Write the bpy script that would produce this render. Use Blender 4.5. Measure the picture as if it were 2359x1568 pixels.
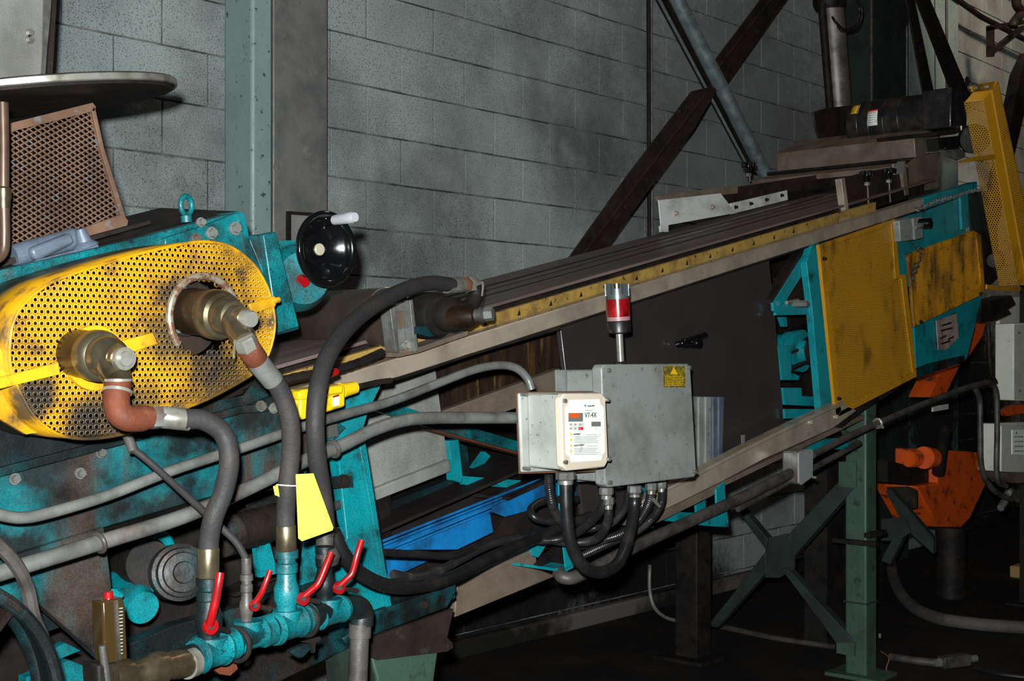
import bpy, bmesh, math, random
from mathutils import Vector, Matrix
from math import radians, pi, sin, cos
random.seed(4)
for _o in list(bpy.data.objects): bpy.data.objects.remove(_o, do_unlink=True)
SC = bpy.context.scene; COL = SC.collection
# ------------------------------------------------------------ camera
F0, CX, CY, H = 3030.0, 1179.5, 812.0, 1.40
TH = radians(41.4)                       # angle between view axis and the long wall (wall runs along +X, at Y = 4.19)
FW = Vector((cos(TH), sin(TH), 0)); RT = Vector((sin(TH), -cos(TH), 0)); UP = Vector((0, 0, 1))
CAM = Vector((0, 0, H))
cd = bpy.data.cameras.new('camera'); cam = bpy.data.objects.new('camera', cd); COL.objects.link(cam)
cd.sensor_width = 36; cd.sensor_fit = 'HORIZONTAL'; cd.lens = F0/2359*36
cd.shift_y = (CY-784)/2359; cd.clip_start = .05; cd.clip_end = 60
M = Matrix((RT, UP, -FW)).transposed().to_4x4(); M.translation = CAM; cam.matrix_world = M
SC.camera = cam
SC.view_settings.view_transform = 'Standard'; SC.view_settings.look = 'None'
SC.view_settings.gamma = 1; SC.view_settings.use_curve_mapping = False
SC.view_settings.exposure = 0.0
# ------------------------------------------------------------ light: dim ambient, an added overhead fill, camera flash, a sodium lamp high at the far end
W = bpy.data.worlds.new('world'); SC.world = W; W.use_nodes = True
W.node_tree.nodes['Background'].inputs[0].default_value = (1.0, .93, .85, 1); W.node_tree.nodes['Background'].inputs[1].default_value = .007
def lamp(name, typ, loc, power, col, size, aim=None, ang=None, blend=None):
    d = bpy.data.lights.new(name, typ); d.energy = power; d.color = col
    if typ == 'AREA': d.shape = 'DISK'; d.size = size
    else: d.shadow_soft_size = size
    o = bpy.data.objects.new(name, d); COL.objects.link(o); o.location = loc
    if aim is not None: o.rotation_euler = (Vector(aim)-Vector(loc)).to_track_quat('-Z', 'Y').to_euler()
    if ang: d.spot_size = ang; d.spot_blend = blend
    return o
FL = CAM + RT*(-.04) + UP*.085
lamp('camera_flash', 'SPOT', FL, 1000, (.93, 1.0, 1.0), .022, CAM + FW*5 + RT*.75 + UP*.30, radians(98), .75)
lamp('far_lamp', 'SPOT', (8.2, 1.6, 5.6), 480, (1.0, .80, .62), .20, (11.6, 4.6, 3.6), radians(62), .5)
lamp('overhead_fill', 'AREA', (5.6, 1.4, 6.4), 22, (1.0, .84, .70), .7, (5.4, 3.0, 1.6))  # added fill with no visible source, lifts the far side beyond the flash
# ------------------------------------------------------------ pixel -> place helpers
def ray(x, y): return FW + RT*((x-CX)/F0) + UP*((CY-y)/F0)
def P(x, y, Y):
    d = ray(x, y); return CAM + d*(Y/d.y)
def PX(x, y, X):
    d = ray(x, y); return CAM + d*(X/d.x)
def PZ(x, y, z=0.0):
    d = ray(x, y); return CAM + d*((z-H)/d.z)
def PD(x, y, t): return CAM + ray(x, y)*t
# ------------------------------------------------------------ materials
def lin0(c): return tuple(((v/255)/12.92 if v/255 <= .04045 else ((v/255+.055)/1.055)**2.4) for v in c)+(1,)
TONE = {'teal_paint': .55, 'clean_teal_paint': .8, 'red_beacon_lens': .6, 'grey_concrete': .45, 'near_teal_paint': .66, 'dirty_teal_paint': .42, 'rust_streaked_teal_paint': .50, 'yellow_guard_paint': .56, 'yellow_strap_paint': .6,
        'rusty_iron': .55, 'rusty_expanded_metal': .62, 'black_rubber_hose': .7, 'galvanised_conduit': .62, 'dull_nickel_brass': .7, 'tarnished_brown_brass': .6, 'red_handle_coating': .62,
        'blue_grey_paint': .55, 'bright_zinc_fitting': .62, 'fluorescent_yellow_tag': .8, 'yellow_cast_housing': .72, 'amber_stained_sight_glass': .45, 'grimy_conduit': .75, 'grey_enclosure_paint': .78,
        'pale_grey_enclosure_paint': .88, 'soot_black_steel': .5, 'dark_return_belt': .5, 'stained_brown_panel': .7, 'black_plastic_cable': .7, 'ribbed_black_flexible_conduit': .75, 'dark_grey_glossy_panel': .8, 'dark_green_steel': .7, 'brown_copper_pipe': .5, 'green_leg_paint': .8, 'dusty_yellow_paint': .95, 'blue_painted_steel': .8, 'stainless_steel': .92, 'dark_brown_primer_steel': .6,
        'grey_sheet_steel': .85}      # base colour factors tuned to the lighting; near finishes darkened against the flash
MATTE = {'black_rubber_hose': .22, 'soot_black_steel': .2, 'dark_brown_primer_steel': .25, 'dark_return_belt': .15, 'stained_brown_panel': .3, 'soot_black_floor': .15, 'dirty_teal_paint': .3, 'grey_block_face': .15, 'brown_black_rubber_belt': .35, 'rusty_expanded_metal': .3, 'rusty_iron': .3, 'dark_green_steel': .3, 'grimy_conduit': .35, 'sooty_plinth': .1}
def mat(name, col, rough=.55, metal=0.0, layers=(), speck=0.0, bump=0.0, bscale=60, spots=(), emit=None, alpha=None, trans=0, coat=0, streak=0):
    """layers: (colour, scale, lo, hi, amount[, (sx,sy,sz)])   spots: (centre, radius, colour, amount)"""
    m = bpy.data.materials.new(name); m.use_nodes = True; nt = m.node_tree; N = nt.nodes; L = nt.links
    kd = TONE.get(name, 1); lin = lambda c_: tuple(v*kd for v in lin0(c_)[:3])+(1,)
    b = N['Principled BSDF']; g = N.new('ShaderNodeNewGeometry').outputs['Position']
    cur = N.new('ShaderNodeRGB').outputs[0]; cur.default_value = lin(col)
    def mix(fac, c2, mode='MIX'):
        nonlocal cur
        x = N.new('ShaderNodeMix'); x.data_type = 'RGBA'; x.blend_type = mode
        L.new(fac, x.inputs[0]); L.new(cur, x.inputs[6])
        if isinstance(c2, tuple): x.inputs[7].default_value = c2
        else: L.new(c2, x.inputs[7])
        cur = x.outputs[2]
    def noise(scale, det=5, sc=None, rg=.6):
        n = N.new('ShaderNodeTexNoise'); n.inputs['Scale'].default_value = scale; n.inputs['Detail'].default_value = det
        n.inputs['Roughness'].default_value = rg
        if sc:
            mp = N.new('ShaderNodeMapping'); mp.inputs['Scale'].default_value = sc; L.new(g, mp.inputs[0]); L.new(mp.outputs[0], n.inputs['Vector'])
        else: L.new(g, n.inputs['Vector'])
        return n.outputs[0]
    def rng(v, lo, hi, a, b_):
        r = N.new('ShaderNodeMapRange'); L.new(v, r.inputs[0]); r.inputs[1].default_value = lo; r.inputs[2].default_value = hi
        r.inputs[3].default_value = a; r.inputs[4].default_value = b_; return r.outputs[0]
    for ly in layers:
        c, s, lo, hi, amt = ly[:5]; sc = ly[5] if len(ly) > 5 else None
        mix(rng(noise(s, 6, sc), lo, hi, 0, amt), lin(c))
    for c0, r0, c, amt in spots:
        vm = N.new('ShaderNodeVectorMath'); vm.operation = 'DISTANCE'; L.new(g, vm.inputs[0]); vm.inputs[1].default_value = c0
        ad = N.new('ShaderNodeMath'); ad.operation = 'MULTIPLY_ADD'; L.new(noise(22, 5), ad.inputs[0]); ad.inputs[1].default_value = r0*.9; L.new(vm.outputs['Value'], ad.inputs[2])
        mix(rng(ad.outputs[0], r0*.95, r0*1.6, amt, 0), lin(c))
    if speck: mix(rng(noise(420, 2), .38, .62, speck, 0), (0, 0, 0, 1))
    L.new(cur, b.inputs['Base Color'])
    b.inputs['Metallic'].default_value = metal; b.inputs['Specular IOR Level'].default_value = MATTE.get(name, .5)
    L.new(rng(noise(18, 4), .3, .7, max(.05, rough-.12), min(1, rough+.12)), b.inputs['Roughness'])
    if bump:
        bp = N.new('ShaderNodeBump'); bp.inputs['Strength'].default_value = bump; bp.inputs['Distance'].default_value = .004
        L.new(noise(bscale, 4), bp.inputs['Height']); L.new(bp.outputs[0], b.inputs['Normal'])
    if emit: b.inputs['Emission Color'].default_value = lin(emit[0]); b.inputs['Emission Strength'].default_value = emit[1]
    if trans: b.inputs['Transmission Weight'].default_value = trans
    if coat: b.inputs['Coat Weight'].default_value = coat; b.inputs['Coat Roughness'].default_value = .08
    return m
GR = (34, 32, 31); RU = (112, 62, 34); BK = (16, 16, 17)
teal = mat('teal_paint', (10, 150, 158), .42, layers=[((20, 66, 72), 7, .42, .66, .8), (GR, 11, .50, .68, .9), (RU, 5, .63, .75, .6), ((28, 28, 30), 60, .58, .70, .8)], speck=.5, bump=.3, bscale=40)
tealn = mat('near_teal_paint', (8, 158, 168), .42, layers=[((20, 76, 84), 6, .44, .70, .6), (GR, 14, .52, .68, .8)], speck=.45, bump=.2, bscale=50)  # copy of the clean teal, darkened to offset the flash up close
tealc = mat('clean_teal_paint', (8, 158, 168), .42, layers=[((20, 76, 84), 6, .46, .72, .6), (GR, 16, .56, .72, .8)], speck=.45, bump=.2, bscale=50)
teald = mat('dirty_teal_paint', (14, 120, 128), .5, layers=[(GR, 6, .32, .56, .95), (RU, 3, .54, .66, .7, (1, 1, .35)), (BK, 18, .48, .62, .85), ((30, 40, 42), 2.5, .44, .6, .7)], speck=.55, bump=.5, bscale=30)
tealr = mat('rust_streaked_teal_paint', (16, 140, 148), .45, layers=[((26, 60, 66), 8, .44, .62, .8), ((96, 60, 44), 5, .46, .60, .85, (1.6, 1.6, .3)), (GR, 5, .48, .60, .92)], speck=.45, bump=.4, bscale=30)
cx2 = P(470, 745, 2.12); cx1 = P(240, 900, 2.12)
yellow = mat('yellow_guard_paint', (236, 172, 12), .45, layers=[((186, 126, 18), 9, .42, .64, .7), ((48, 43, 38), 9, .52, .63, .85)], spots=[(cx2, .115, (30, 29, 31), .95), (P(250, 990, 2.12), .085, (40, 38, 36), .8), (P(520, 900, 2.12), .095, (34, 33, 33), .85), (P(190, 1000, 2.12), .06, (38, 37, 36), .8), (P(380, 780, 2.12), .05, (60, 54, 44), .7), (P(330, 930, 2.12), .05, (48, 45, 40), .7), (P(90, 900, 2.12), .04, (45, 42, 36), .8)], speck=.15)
yellowp = mat('yellow_strap_paint', (238, 176, 22), .45, layers=[((150, 105, 25), 12, .52, .70, .7), (GR, 20, .60, .70, .8)])
yellowr = mat('dusty_yellow_paint', (196, 136, 16), .5, layers=[((170, 120, 20), 4, .40, .66, .6), ((60, 44, 14), 7, .56, .70, .75, (1, 1, .5))], speck=.2)
yellowd = mat('sooty_yellow_paint', (214, 144, 14), .5, layers=[((58, 40, 18), 7, .44, .60, .85, (1, 1, .35)), (BK, 14, .56, .66, .8)], speck=.25)
ylab = mat('yellow_sticker', (214, 172, 20), .5, layers=[((120, 96, 20), 25, .50, .68, .6)])
yplas = mat('yellow_cast_housing', (238, 196, 20), .35, layers=[((120, 96, 20), 16, .56, .70, .7)])
tan = mat('yellowed_belt_edge_strip', (158, 126, 62), .5, layers=[((92, 70, 36), 14, .46, .66, .7), (BK, 40, .60, .68, .9)], bump=.2)
steel = mat('stainless_steel', (186, 168, 150), .34, .4, layers=[((110, 98, 88), 6, .42, .68, .6), (GR, 20, .62, .74, .6)], bump=.08, bscale=14)
stain = mat('dusty_stainless', (134, 116, 102), .42, .25, layers=[((86, 66, 54), 7, .42, .64, .6)], speck=.3)
sheet = mat('grey_sheet_steel', (168, 166, 160), .55, .25, layers=[((96, 92, 86), 5, .44, .66, .55, (1, 1, .4)), ((150, 112, 70), 7, .60, .74, .5)], speck=.3)
galv = mat('galvanised_conduit', (134, 134, 130), .42, .25, layers=[((84, 80, 76), 14, .42, .64, .75), (RU, 6, .60, .70, .7)], bump=.2)
galvd = mat('grimy_conduit', (88, 82, 78), .5, .2, layers=[((50, 46, 44), 12, .42, .62, .85)], bump=.3)
chrome = mat('bright_zinc_fitting', (190, 186, 176), .28, .6, layers=[((110, 98, 80), 16, .46, .66, .7)])
brass = mat('dull_nickel_brass', (134, 122, 98), .3, .8, layers=[((78, 62, 44), 12, .44, .62, .75), ((90, 52, 26), 7, .56, .68, .7)])
brasst = mat('tarnished_brown_brass', (84, 62, 44), .36, .6, layers=[((44, 34, 26), 10, .42, .62, .8)])
rust = mat('rusty_iron', (124, 60, 34), .7, .1, layers=[((92, 50, 34), 12, .42, .64, .8), ((142, 84, 48), 18, .56, .70, .6)], bump=.4, bscale=90)
rustd = mat('rusty_expanded_metal', (132, 100, 80), .65, .15, layers=[((88, 62, 48), 9, .42, .66, .8), ((120, 122, 124), 40, .60, .68, .7)], bump=.3)
hose = mat('black_rubber_hose', (50, 47, 47), .62, layers=[((74, 64, 58), 8, .52, .68, .55)], bump=.35, bscale=120)
cable = mat('black_plastic_cable', (30, 29, 30), .34, layers=[((58, 52, 48), 10, .50, .66, .6)])
flexm = mat('ribbed_black_flexible_conduit', (34, 33, 34), .35, layers=[((70, 66, 62), 12, .52, .66, .6)])
black = mat('gloss_black_plastic', (9, 9, 10), .14, coat=.6)
blackm = mat('black_enamel', (22, 21, 22), .38, layers=[((62, 48, 40), 9, .46, .66, .55)], coat=.2)
dark = mat('soot_black_steel', (44, 40, 38), .6, .2, layers=[((74, 56, 46), 8, .44, .64, .6), (BK, 14, .5, .66, .7)], bump=.2)
darkr = mat('dark_brown_primer_steel', (62, 48, 44), .55, .2, layers=[((36, 28, 26), 8, .44, .62, .7), ((96, 84, 80), 24, .60, .70, .5)])
door = mat('dark_grey_glossy_panel', (66, 58, 57), .30, .1, layers=[((52, 46, 46), 9, .40, .64, .5)], speck=.3, coat=.25)
belt = mat('brown_black_rubber_belt', (122, 102, 98), .50, layers=[((88, 74, 70), 3, .36, .60, .8, (.4, 7, .4)), ((132, 116, 112), 8, .60, .74, .5, (.25, 8, .25))], speck=.25, bump=.08)
beltd = mat('dark_return_belt', (56, 48, 46), .6, layers=[(BK, 5, .4, .6, .5)], speck=.2)
wood = mat('stained_brown_panel', (52, 36, 26), .5, layers=[((96, 68, 38), 7, .54, .64, .8, (3, 3, .35)), ((30, 22, 18), 12, .46, .60, .8, (2.5, 2.5, .3)), ((128, 98, 50), 22, .64, .69, .8, (1.6, 1.6, .2))])
blue = mat('blue_painted_steel', (12, 132, 206), .5, layers=[((16, 58, 96), 9, .44, .64, .8), (BK, 10, .58, .72, .6)], speck=.3)
greyb = mat('grey_enclosure_paint', (150, 152, 148), .42, layers=[((104, 104, 100), 9, .44, .68, .6), ((60, 58, 56), 50, .62, .70, .6)], speck=.15)
ltgrey = mat('pale_grey_enclosure_paint', (206, 204, 192), .38, layers=[((140, 144, 138), 7, .50, .74, .5), ((70, 70, 70), 60, .64, .71, .7)])
ltg2 = mat('greyer_pale_case', (166, 168, 160), .45, layers=[((112, 116, 112), 7, .46, .70, .55), ((40, 40, 40), 70, .62, .70, .7)])  # greyer pale tone for the drive box case and rear flange
copper = mat('copper_brown_edge', (112, 74, 52), .5, .2)
white = mat('white_label', (234, 236, 224), .5, layers=[((120, 120, 116), 30, .62, .72, .6)])
ink = mat('label_ink', (56, 66, 72), .6); inkl = mat('pale_label_ink', (140, 148, 146), .6); amber = mat('amber_triangle', (240, 190, 40), .6)
orr = mat('orange_display', (214, 84, 24), .5); redi = mat('red_key', (214, 36, 52), .5); grl = mat('grey_nameplate', (106, 108, 104), .5)
redp = mat('red_handle_coating', (164, 18, 22), .28, layers=[((84, 20, 20), 18, .54, .70, .7)], coat=.4)
redl = mat('red_beacon_lens', (150, 16, 24), .22, layers=[((214, 30, 28), 30, .50, .62, .8), ((70, 10, 16), 26, .52, .66, .8)], coat=.7)
tagy = mat('fluorescent_yellow_tag', (236, 246, 84), .55, layers=[((100, 110, 40), 60, .66, .74, .7)])
blok = mat('grey_block_face', (158, 166, 164), .85, layers=[((128, 134, 132), 3, .40, .66, .6), ((70, 68, 67), 1.1, .46, .64, .7), ((176, 176, 172), 2.2, .58, .72, .5), ((36, 36, 38), 190, .56, .62, .75)], spots=[(P(1700, 330, 4.19), 1.5, (92, 92, 92), .62), (P(1250, 1330, 4.19), .50, (26, 24, 24), .96), (P(1500, 1330, 4.19), .55, (26, 24, 24), .94), (P(1000, 1450, 4.19), .5, (26, 24, 24), .96), (P(1150, 1400, 4.19), .5, (22, 21, 20), .95), (P(1420, 1280, 4.19), .5, (22, 21, 20), .95), (P(1500, 1240, 4.19), .4, (22, 21, 20), .95), (P(1640, 1370, 4.19), .28, (30, 28, 27), .9), (P(1560, 1250, 4.19), .3, (30, 28, 27), .9), (P(2060, 1000, 4.19), .8, (22, 21, 20), .95), (P(2230, 900, 4.19), .9, (22, 21, 20), .95), (P(2200, 700, 4.19), .6, (22, 21, 20), .9), (P(2280, 1080, 4.19), .9, (22, 21, 20), .95)], bump=.9, bscale=170)  # right-hand spots paint shade and flash fall-off; the others darken the wall foot
mortar = mat('sooty_mortar', (112, 114, 112), .9, layers=[((24, 24, 25), 6, .42, .58, .85)], bump=.5)
concr = mat('grey_concrete', (120, 112, 106), .85, layers=[((70, 64, 60), 4, .42, .62, .7), ((160, 150, 146), 6, .60, .72, .5)], bump=.5)
floorm = mat('soot_black_floor', (34, 28, 25), .85, layers=[((62, 44, 32), 2, .50, .70, .6), ((20, 18, 18), 3, .42, .62, .8)], bump=.6, bscale=20)
gcol = mat('grey_green_column_paint', (128, 146, 144), .5, spots=[(P(2150, 950, 4.06), .7, (20, 20, 20), .95)], layers=[((108, 124, 124), 4, .42, .66, .6), ((30, 34, 36), 38, .62, .68, .8)], speck=.2, bump=.2)  # the spot paints the shade behind the conveyor head onto the column
ccol = mat('weathered_grey_steel', (124, 122, 118), .6, .2, layers=[((86, 88, 88), 6, .42, .64, .7), ((160, 158, 154), 9, .60, .72, .5)], speck=.25, bump=.3)
gleg = mat('green_leg_paint', (66, 92, 78), .5, layers=[((58, 66, 60), 7, .44, .66, .6), (GR, 20, .58, .70, .7)], speck=.3)
glegd = mat('dark_green_steel', (44, 57, 50), .6, layers=[((34, 34, 32), 6, .42, .62, .7)])
orange = mat('orange_machine_paint', (206, 78, 12), .5, layers=[((170, 66, 16), 6, .46, .66, .6), ((60, 32, 20), 12, .56, .66, .85)])
duct = mat('blue_grey_steel_tube', (186, 202, 206), .46, .9, layers=[((150, 164, 168), 5, .44, .68, .5)])
bluegr = mat('blue_grey_paint', (112, 124, 142), .45, layers=[((74, 80, 92), 12, .46, .66, .6)], speck=.2)
alu = mat('brushed_aluminium', (214, 214, 210), .45, .1, layers=[((150, 148, 144), 7, .44, .66, .7, (1, 1, 2))], speck=.15)
gaugem = mat('amber_stained_sight_glass', (74, 56, 30), .12, 0, layers=[((58, 44, 26), 16, .46, .60, .8, (1, 1, .3))], coat=.6)
sand = mat('cream_pile', (150, 118, 74), .8)
# ------------------------------------------------------------ mesh helpers
class MB:
    def __init__(s): s.v = []; s.f = []
    def add(s, vs, fs):
        n = len(s.v); s.v += [Vector(v) for v in vs]; s.f += [[i+n for i in f] for f in fs]; return s
    def prism(s, pts, ext):
        pts = [Vector(p) for p in pts]; ext = Vector(ext); n = len(pts)
        return s.add(pts+[p+ext for p in pts], [list(range(n)), list(range(2*n-1, n-1, -1))]+[[i, i+n, (i+1) % n+n, (i+1) % n] for i in range(n)])
    def plate(s, px, Y, th):             # outline given where it is seen, on the plane Y, th thick away from the aisle
        return s.prism([P(x, y, Y) for x, y in px], (0, th, 0))
    def box(s, lo, hi):
        x0, y0, z0 = lo; x1, y1, z1 = hi
        return s.prism([(x0, y0, z0), (x1, y0, z0), (x1, y0, z1), (x0, y0, z1)], (0, y1-y0, 0))
    def bar(s, a, b, w, h, up=UP, off=0):
        a, b = Vector(a), Vector(b); d = (b-a).normalized(); r = d.cross(Vector(up)).normalized(); u = r.cross(d)
        return s.prism([a+r*sx*w/2+u*sy*h/2 for sx, sy in ((-1, -1), (1, -1), (1, 1), (-1, 1))], b-a)
    def sect(s, a, b, prof, up=UP):      # any section along a bar; prof = (right, up) pairs
        a, b = Vector(a), Vector(b); d = (b-a).normalized(); r = d.cross(Vector(up)).normalized(); u = r.cross(d)
        return s.prism([a+r*x+u*y for x, y in prof], b-a)
    def lathe(s, p0, p1, prof, n=24, closed=True):      # prof: (t 0..1 along axis, radius)
        p0, p1 = Vector(p0), Vector(p1)
        if abs((p1-p0).normalized().dot((p0-CAM).normalized())) > .9995: p1 = p0+Vector((0, (p1-p0).length*(1 if p1.y > p0.y else -1), 0))
        ax = p1-p0; d = ax.normalized(); a = d.orthogonal().normalized(); b = d.cross(a)
        vs = []; m = len(prof)
        for t, r in prof:
            for k in range(n):
                w = 2*pi*k/n; vs.append(p0+ax*t+(a*cos(w)+b*sin(w))*r)
        fs = [[j*n+k, j*n+(k+1) % n, (j+1)*n+(k+1) % n, (j+1)*n+k] for j in range(m-1) for k in range(n)]
        if closed: fs += [list(range(n))[::-1], [(m-1)*n+k for k in range(n)]]
        return s.add(vs, fs)
    def cyl(s, p0, p1, r, n=20): return s.lathe(p0, p1, [(0, r), (1, r)], n)
    def tube(s, pts, r, n=12, sub=8, smooth=True, ribs=0):
        pts = [Vector(p) for p in pts]
        if smooth and len(pts) > 2:
            q = [pts[0]*2-pts[1]]+pts+[pts[-1]*2-pts[-2]]; out = []
            for i in range(1, len(q)-2):
                p0, p1, p2, p3 = q[i-1:i+3]
                for k in range(sub):
                    t = k/sub; out.append(.5*((2*p1)+(p2-p0)*t+(2*p0-5*p1+4*p2-p3)*t*t+(3*p1-p0-3*p2+p3)*t**3))
            pts = out+[pts[-1]]
        if ribs:                          # resample evenly and ripple the radius
            L = [0]
            for a, b in zip(pts, pts[1:]): L.append(L[-1]+(b-a).length)
            m = min(600, int(L[-1]/ribs*2)); res = []; j = 0
            for k in range(m+1):
                d = L[-1]*k/m
                while j < len(L)-2 and L[j+1] < d: j += 1
                res.append(pts[j].lerp(pts[j+1], (d-L[j])/max(1e-9, L[j+1]-L[j])))
            pts = res
        a = None; vs = []; m = len(pts)
        for i, p in enumerate(pts):
            d = (pts[min(i+1, m-1)]-pts[max(i-1, 0)]).normalized()
            a = d.orthogonal().normalized() if a is None else (a-d*a.dot(d)).normalized()
            b = d.cross(a); rr = r*(1+(.09 if ribs and i % 2 else 0))
            vs += [p+(a*cos(2*pi*k/n)+b*sin(2*pi*k/n))*rr for k in range(n)]
        fs = [[j*n+k, j*n+(k+1) % n, (j+1)*n+(k+1) % n, (j+1)*n+k] for j in range(m-1) for k in range(n)]
        fs += [list(range(n))[::-1], [(m-1)*n+k for k in range(n)]]
        return s.add(vs, fs)
    def ptube(s, px, r, **k): return s.tube([P(*q) for q in px], r, **k)
    def hexnut(s, p0, p1, r): return s.lathe(p0, p1, [(0, r*.94), (.12, r), (.88, r), (1, r*.94)], 6)
    def torus(s, c, ax, R, r, n=32, m=12, a0=0, a1=2*pi, start=None):
        c = Vector(c); d = Vector(ax).normalized(); a = d.orthogonal().normalized() if start is None else (Vector(start)-d*Vector(start).dot(d)).normalized(); b = d.cross(a); full = abs(a1-a0-2*pi) < 1e-6
        k0 = n if full else n+1; vs = []
        for i in range(k0):
            w = a0+(a1-a0)*i/n; e = a*cos(w)+b*sin(w)
            vs += [c+e*R+(e*cos(2*pi*j/m)+d*sin(2*pi*j/m))*r for j in range(m)]
        fs = [[i*m+j, i*m+(j+1) % m, ((i+1) % k0)*m+(j+1) % m, ((i+1) % k0)*m+j] for i in range(n) for j in range(m)]
        if not full: fs += [list(range(m))[::-1], [(k0-1)*m+j for j in range(m)]]
        return s.add(vs, fs)
def T(name, label, cat, loc, group=None):
    o = bpy.data.objects.new(name, None); COL.objects.link(o); o.location = loc; o.empty_display_size = .05
    o['label'] = label; o['category'] = cat
    if group: o['group'] = group
    return o
def wloc(o):
    v = Vector(o.location)
    while o.parent: o = o.parent; v += o.location
    return v
def B(name, mb, m, parent=None, bev=0, label=None, cat=None, group=None, kind=None, solid=0, sharp=35):
    c = sum(mb.v, Vector())/len(mb.v)
    me = bpy.data.meshes.new(name); me.from_pydata([v-c for v in mb.v], [], mb.f); me.validate()
    bm = bmesh.new(); bm.from_mesh(me)
    if not solid: bmesh.ops.recalc_face_normals(bm, faces=bm.faces)
    bm.to_mesh(me); bm.free()
    for p in me.polygons: p.use_smooth = True
    me.set_sharp_from_angle(angle=radians(sharp)); me.materials.append(m)
    o = bpy.data.objects.new(name, me); COL.objects.link(o)
    o.location = c - (wloc(parent) if parent else Vector()); o.parent = parent
    if bev:
        x = o.modifiers.new('bevel', 'BEVEL'); x.width = bev; x.segments = 2; x.limit_method = 'ANGLE'; x.angle_limit = radians(40); x.use_clamp_overlap = True
    if solid:
        x = o.modifiers.new('solid', 'SOLIDIFY'); x.thickness = solid; x.offset = 0
    if label: o['label'] = label
    if cat: o['category'] = cat
    if group: o['group'] = group
    if kind: o['kind'] = kind
    return o
def bolt(px, Y, r, parent, m=None, name='bolt', dep=.012):
    p = P(px[0], px[1], Y); mb = MB().cyl(p+Vector((0, .002, 0)), p-Vector((0, .003, 0)), r*1.05, 14).hexnut(p-Vector((0, .003, 0)), p-Vector((0, dep, 0)), r*.78)
    return B(name, mb, m or galv, parent)
def inside(p, poly):
    x, y = p; c = False; j = len(poly)-1
    for i in range(len(poly)):
        xi, yi = poly[i]; xj, yj = poly[j]
        if (yi > y) != (yj > y) and x < (xj-xi)*(y-yi)/(yj-yi)+xi: c = not c
        j = i
    return c
def perfo(poly, mp, pitch, hr, cell='hex', sides=6, holes=()):
    """perforated sheet: every cell is a ring round a real hole; poly and pitch in metres in the sheet, mp maps (u,v) to space"""
    mb = MB(); xs = [p[0] for p in poly]; ys = [p[1] for p in poly]
    def clampin(q):
        if inside(q, poly): return q
        best = None
        for i in range(len(poly)):
            ax, ay = poly[i]; bx, by = poly[(i+1) % len(poly)]; dx, dy = bx-ax, by-ay; t = max(0, min(1, ((q[0]-ax)*dx+(q[1]-ay)*dy)/(dx*dx+dy*dy+1e-12)))
            w = (ax+dx*t, ay+dy*t); e = (w[0]-q[0])**2+(w[1]-q[1])**2
            if best is None or e < best[0]: best = (e, w)
        return best[1]
    if cell == 'hex': px_, py_ = pitch, pitch*.866; out = [(pitch/math.sqrt(3)*sin(pi/3*k), pitch/math.sqrt(3)*cos(pi/3*k)) for k in range(6)]; inn = [(hr*sin(pi/3*k), hr*cos(pi/3*k)) for k in range(6)]
    elif cell == 'dia': px_, py_ = pitch, pitch*.30; w, h = pitch/2, pitch*.30; out = [(w, 0), (0, h), (-w, 0), (0, -h)]; inn = [(a*hr, b*hr) for a, b in out]
    else: px_ = py_ = pitch; w = pitch/2; out = [(w, w), (-w, w), (-w, -w), (w, -w)]; inn = [(a*hr, b*hr) for a, b in out]
    k = len(out); j = 0; y = min(ys)
    while y < max(ys):
        x = min(xs)+(px_/2 if (j % 2 and cell != 'sq') else 0)
        while x < max(xs):
            if inside((x, y), poly) and not any((x-hx)**2+(y-hy)**2 < hr_**2 for hx, hy, hr_ in holes):
                o_ = [clampin((x+a, y+b)) for a, b in out]; i_ = [clampin((x+a, y+b)) for a, b in inn]
                mb.add([mp(*q) for q in o_+i_], [[a, (a+1) % k, (a+1) % k+k, a+k] for a in range(k)])
            x += px_
        y += py_; j += 1
    return mb
def text(name, body, size, origin, ux, uz, m, parent, th=.0004, align='LEFT', label=None):
    cu = bpy.data.curves.new(name, 'FONT'); cu.body = body; cu.size = size; cu.align_x = align; cu.extrude = th; cu.resolution_u = 2
    tmp = bpy.data.objects.new('tmp', cu); COL.objects.link(tmp); bpy.context.view_layer.update()
    me = bpy.data.meshes.new_from_object(tmp.evaluated_get(bpy.context.evaluated_depsgraph_get())); bpy.data.objects.remove(tmp, do_unlink=True)
    o = bpy.data.objects.new(name, me); me.materials.clear(); me.materials.append(m); COL.objects.link(o)
    ux = Vector(ux).normalized(); uz = Vector(uz).normalized(); n = ux.cross(uz)
    mw = Matrix((ux, uz, n)).transposed(); 
    for v in me.vertices: v.co = mw @ v.co
    o.location = Vector(origin)-wloc(parent); o.parent = parent
    if label: o['label'] = label
    return o
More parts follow.
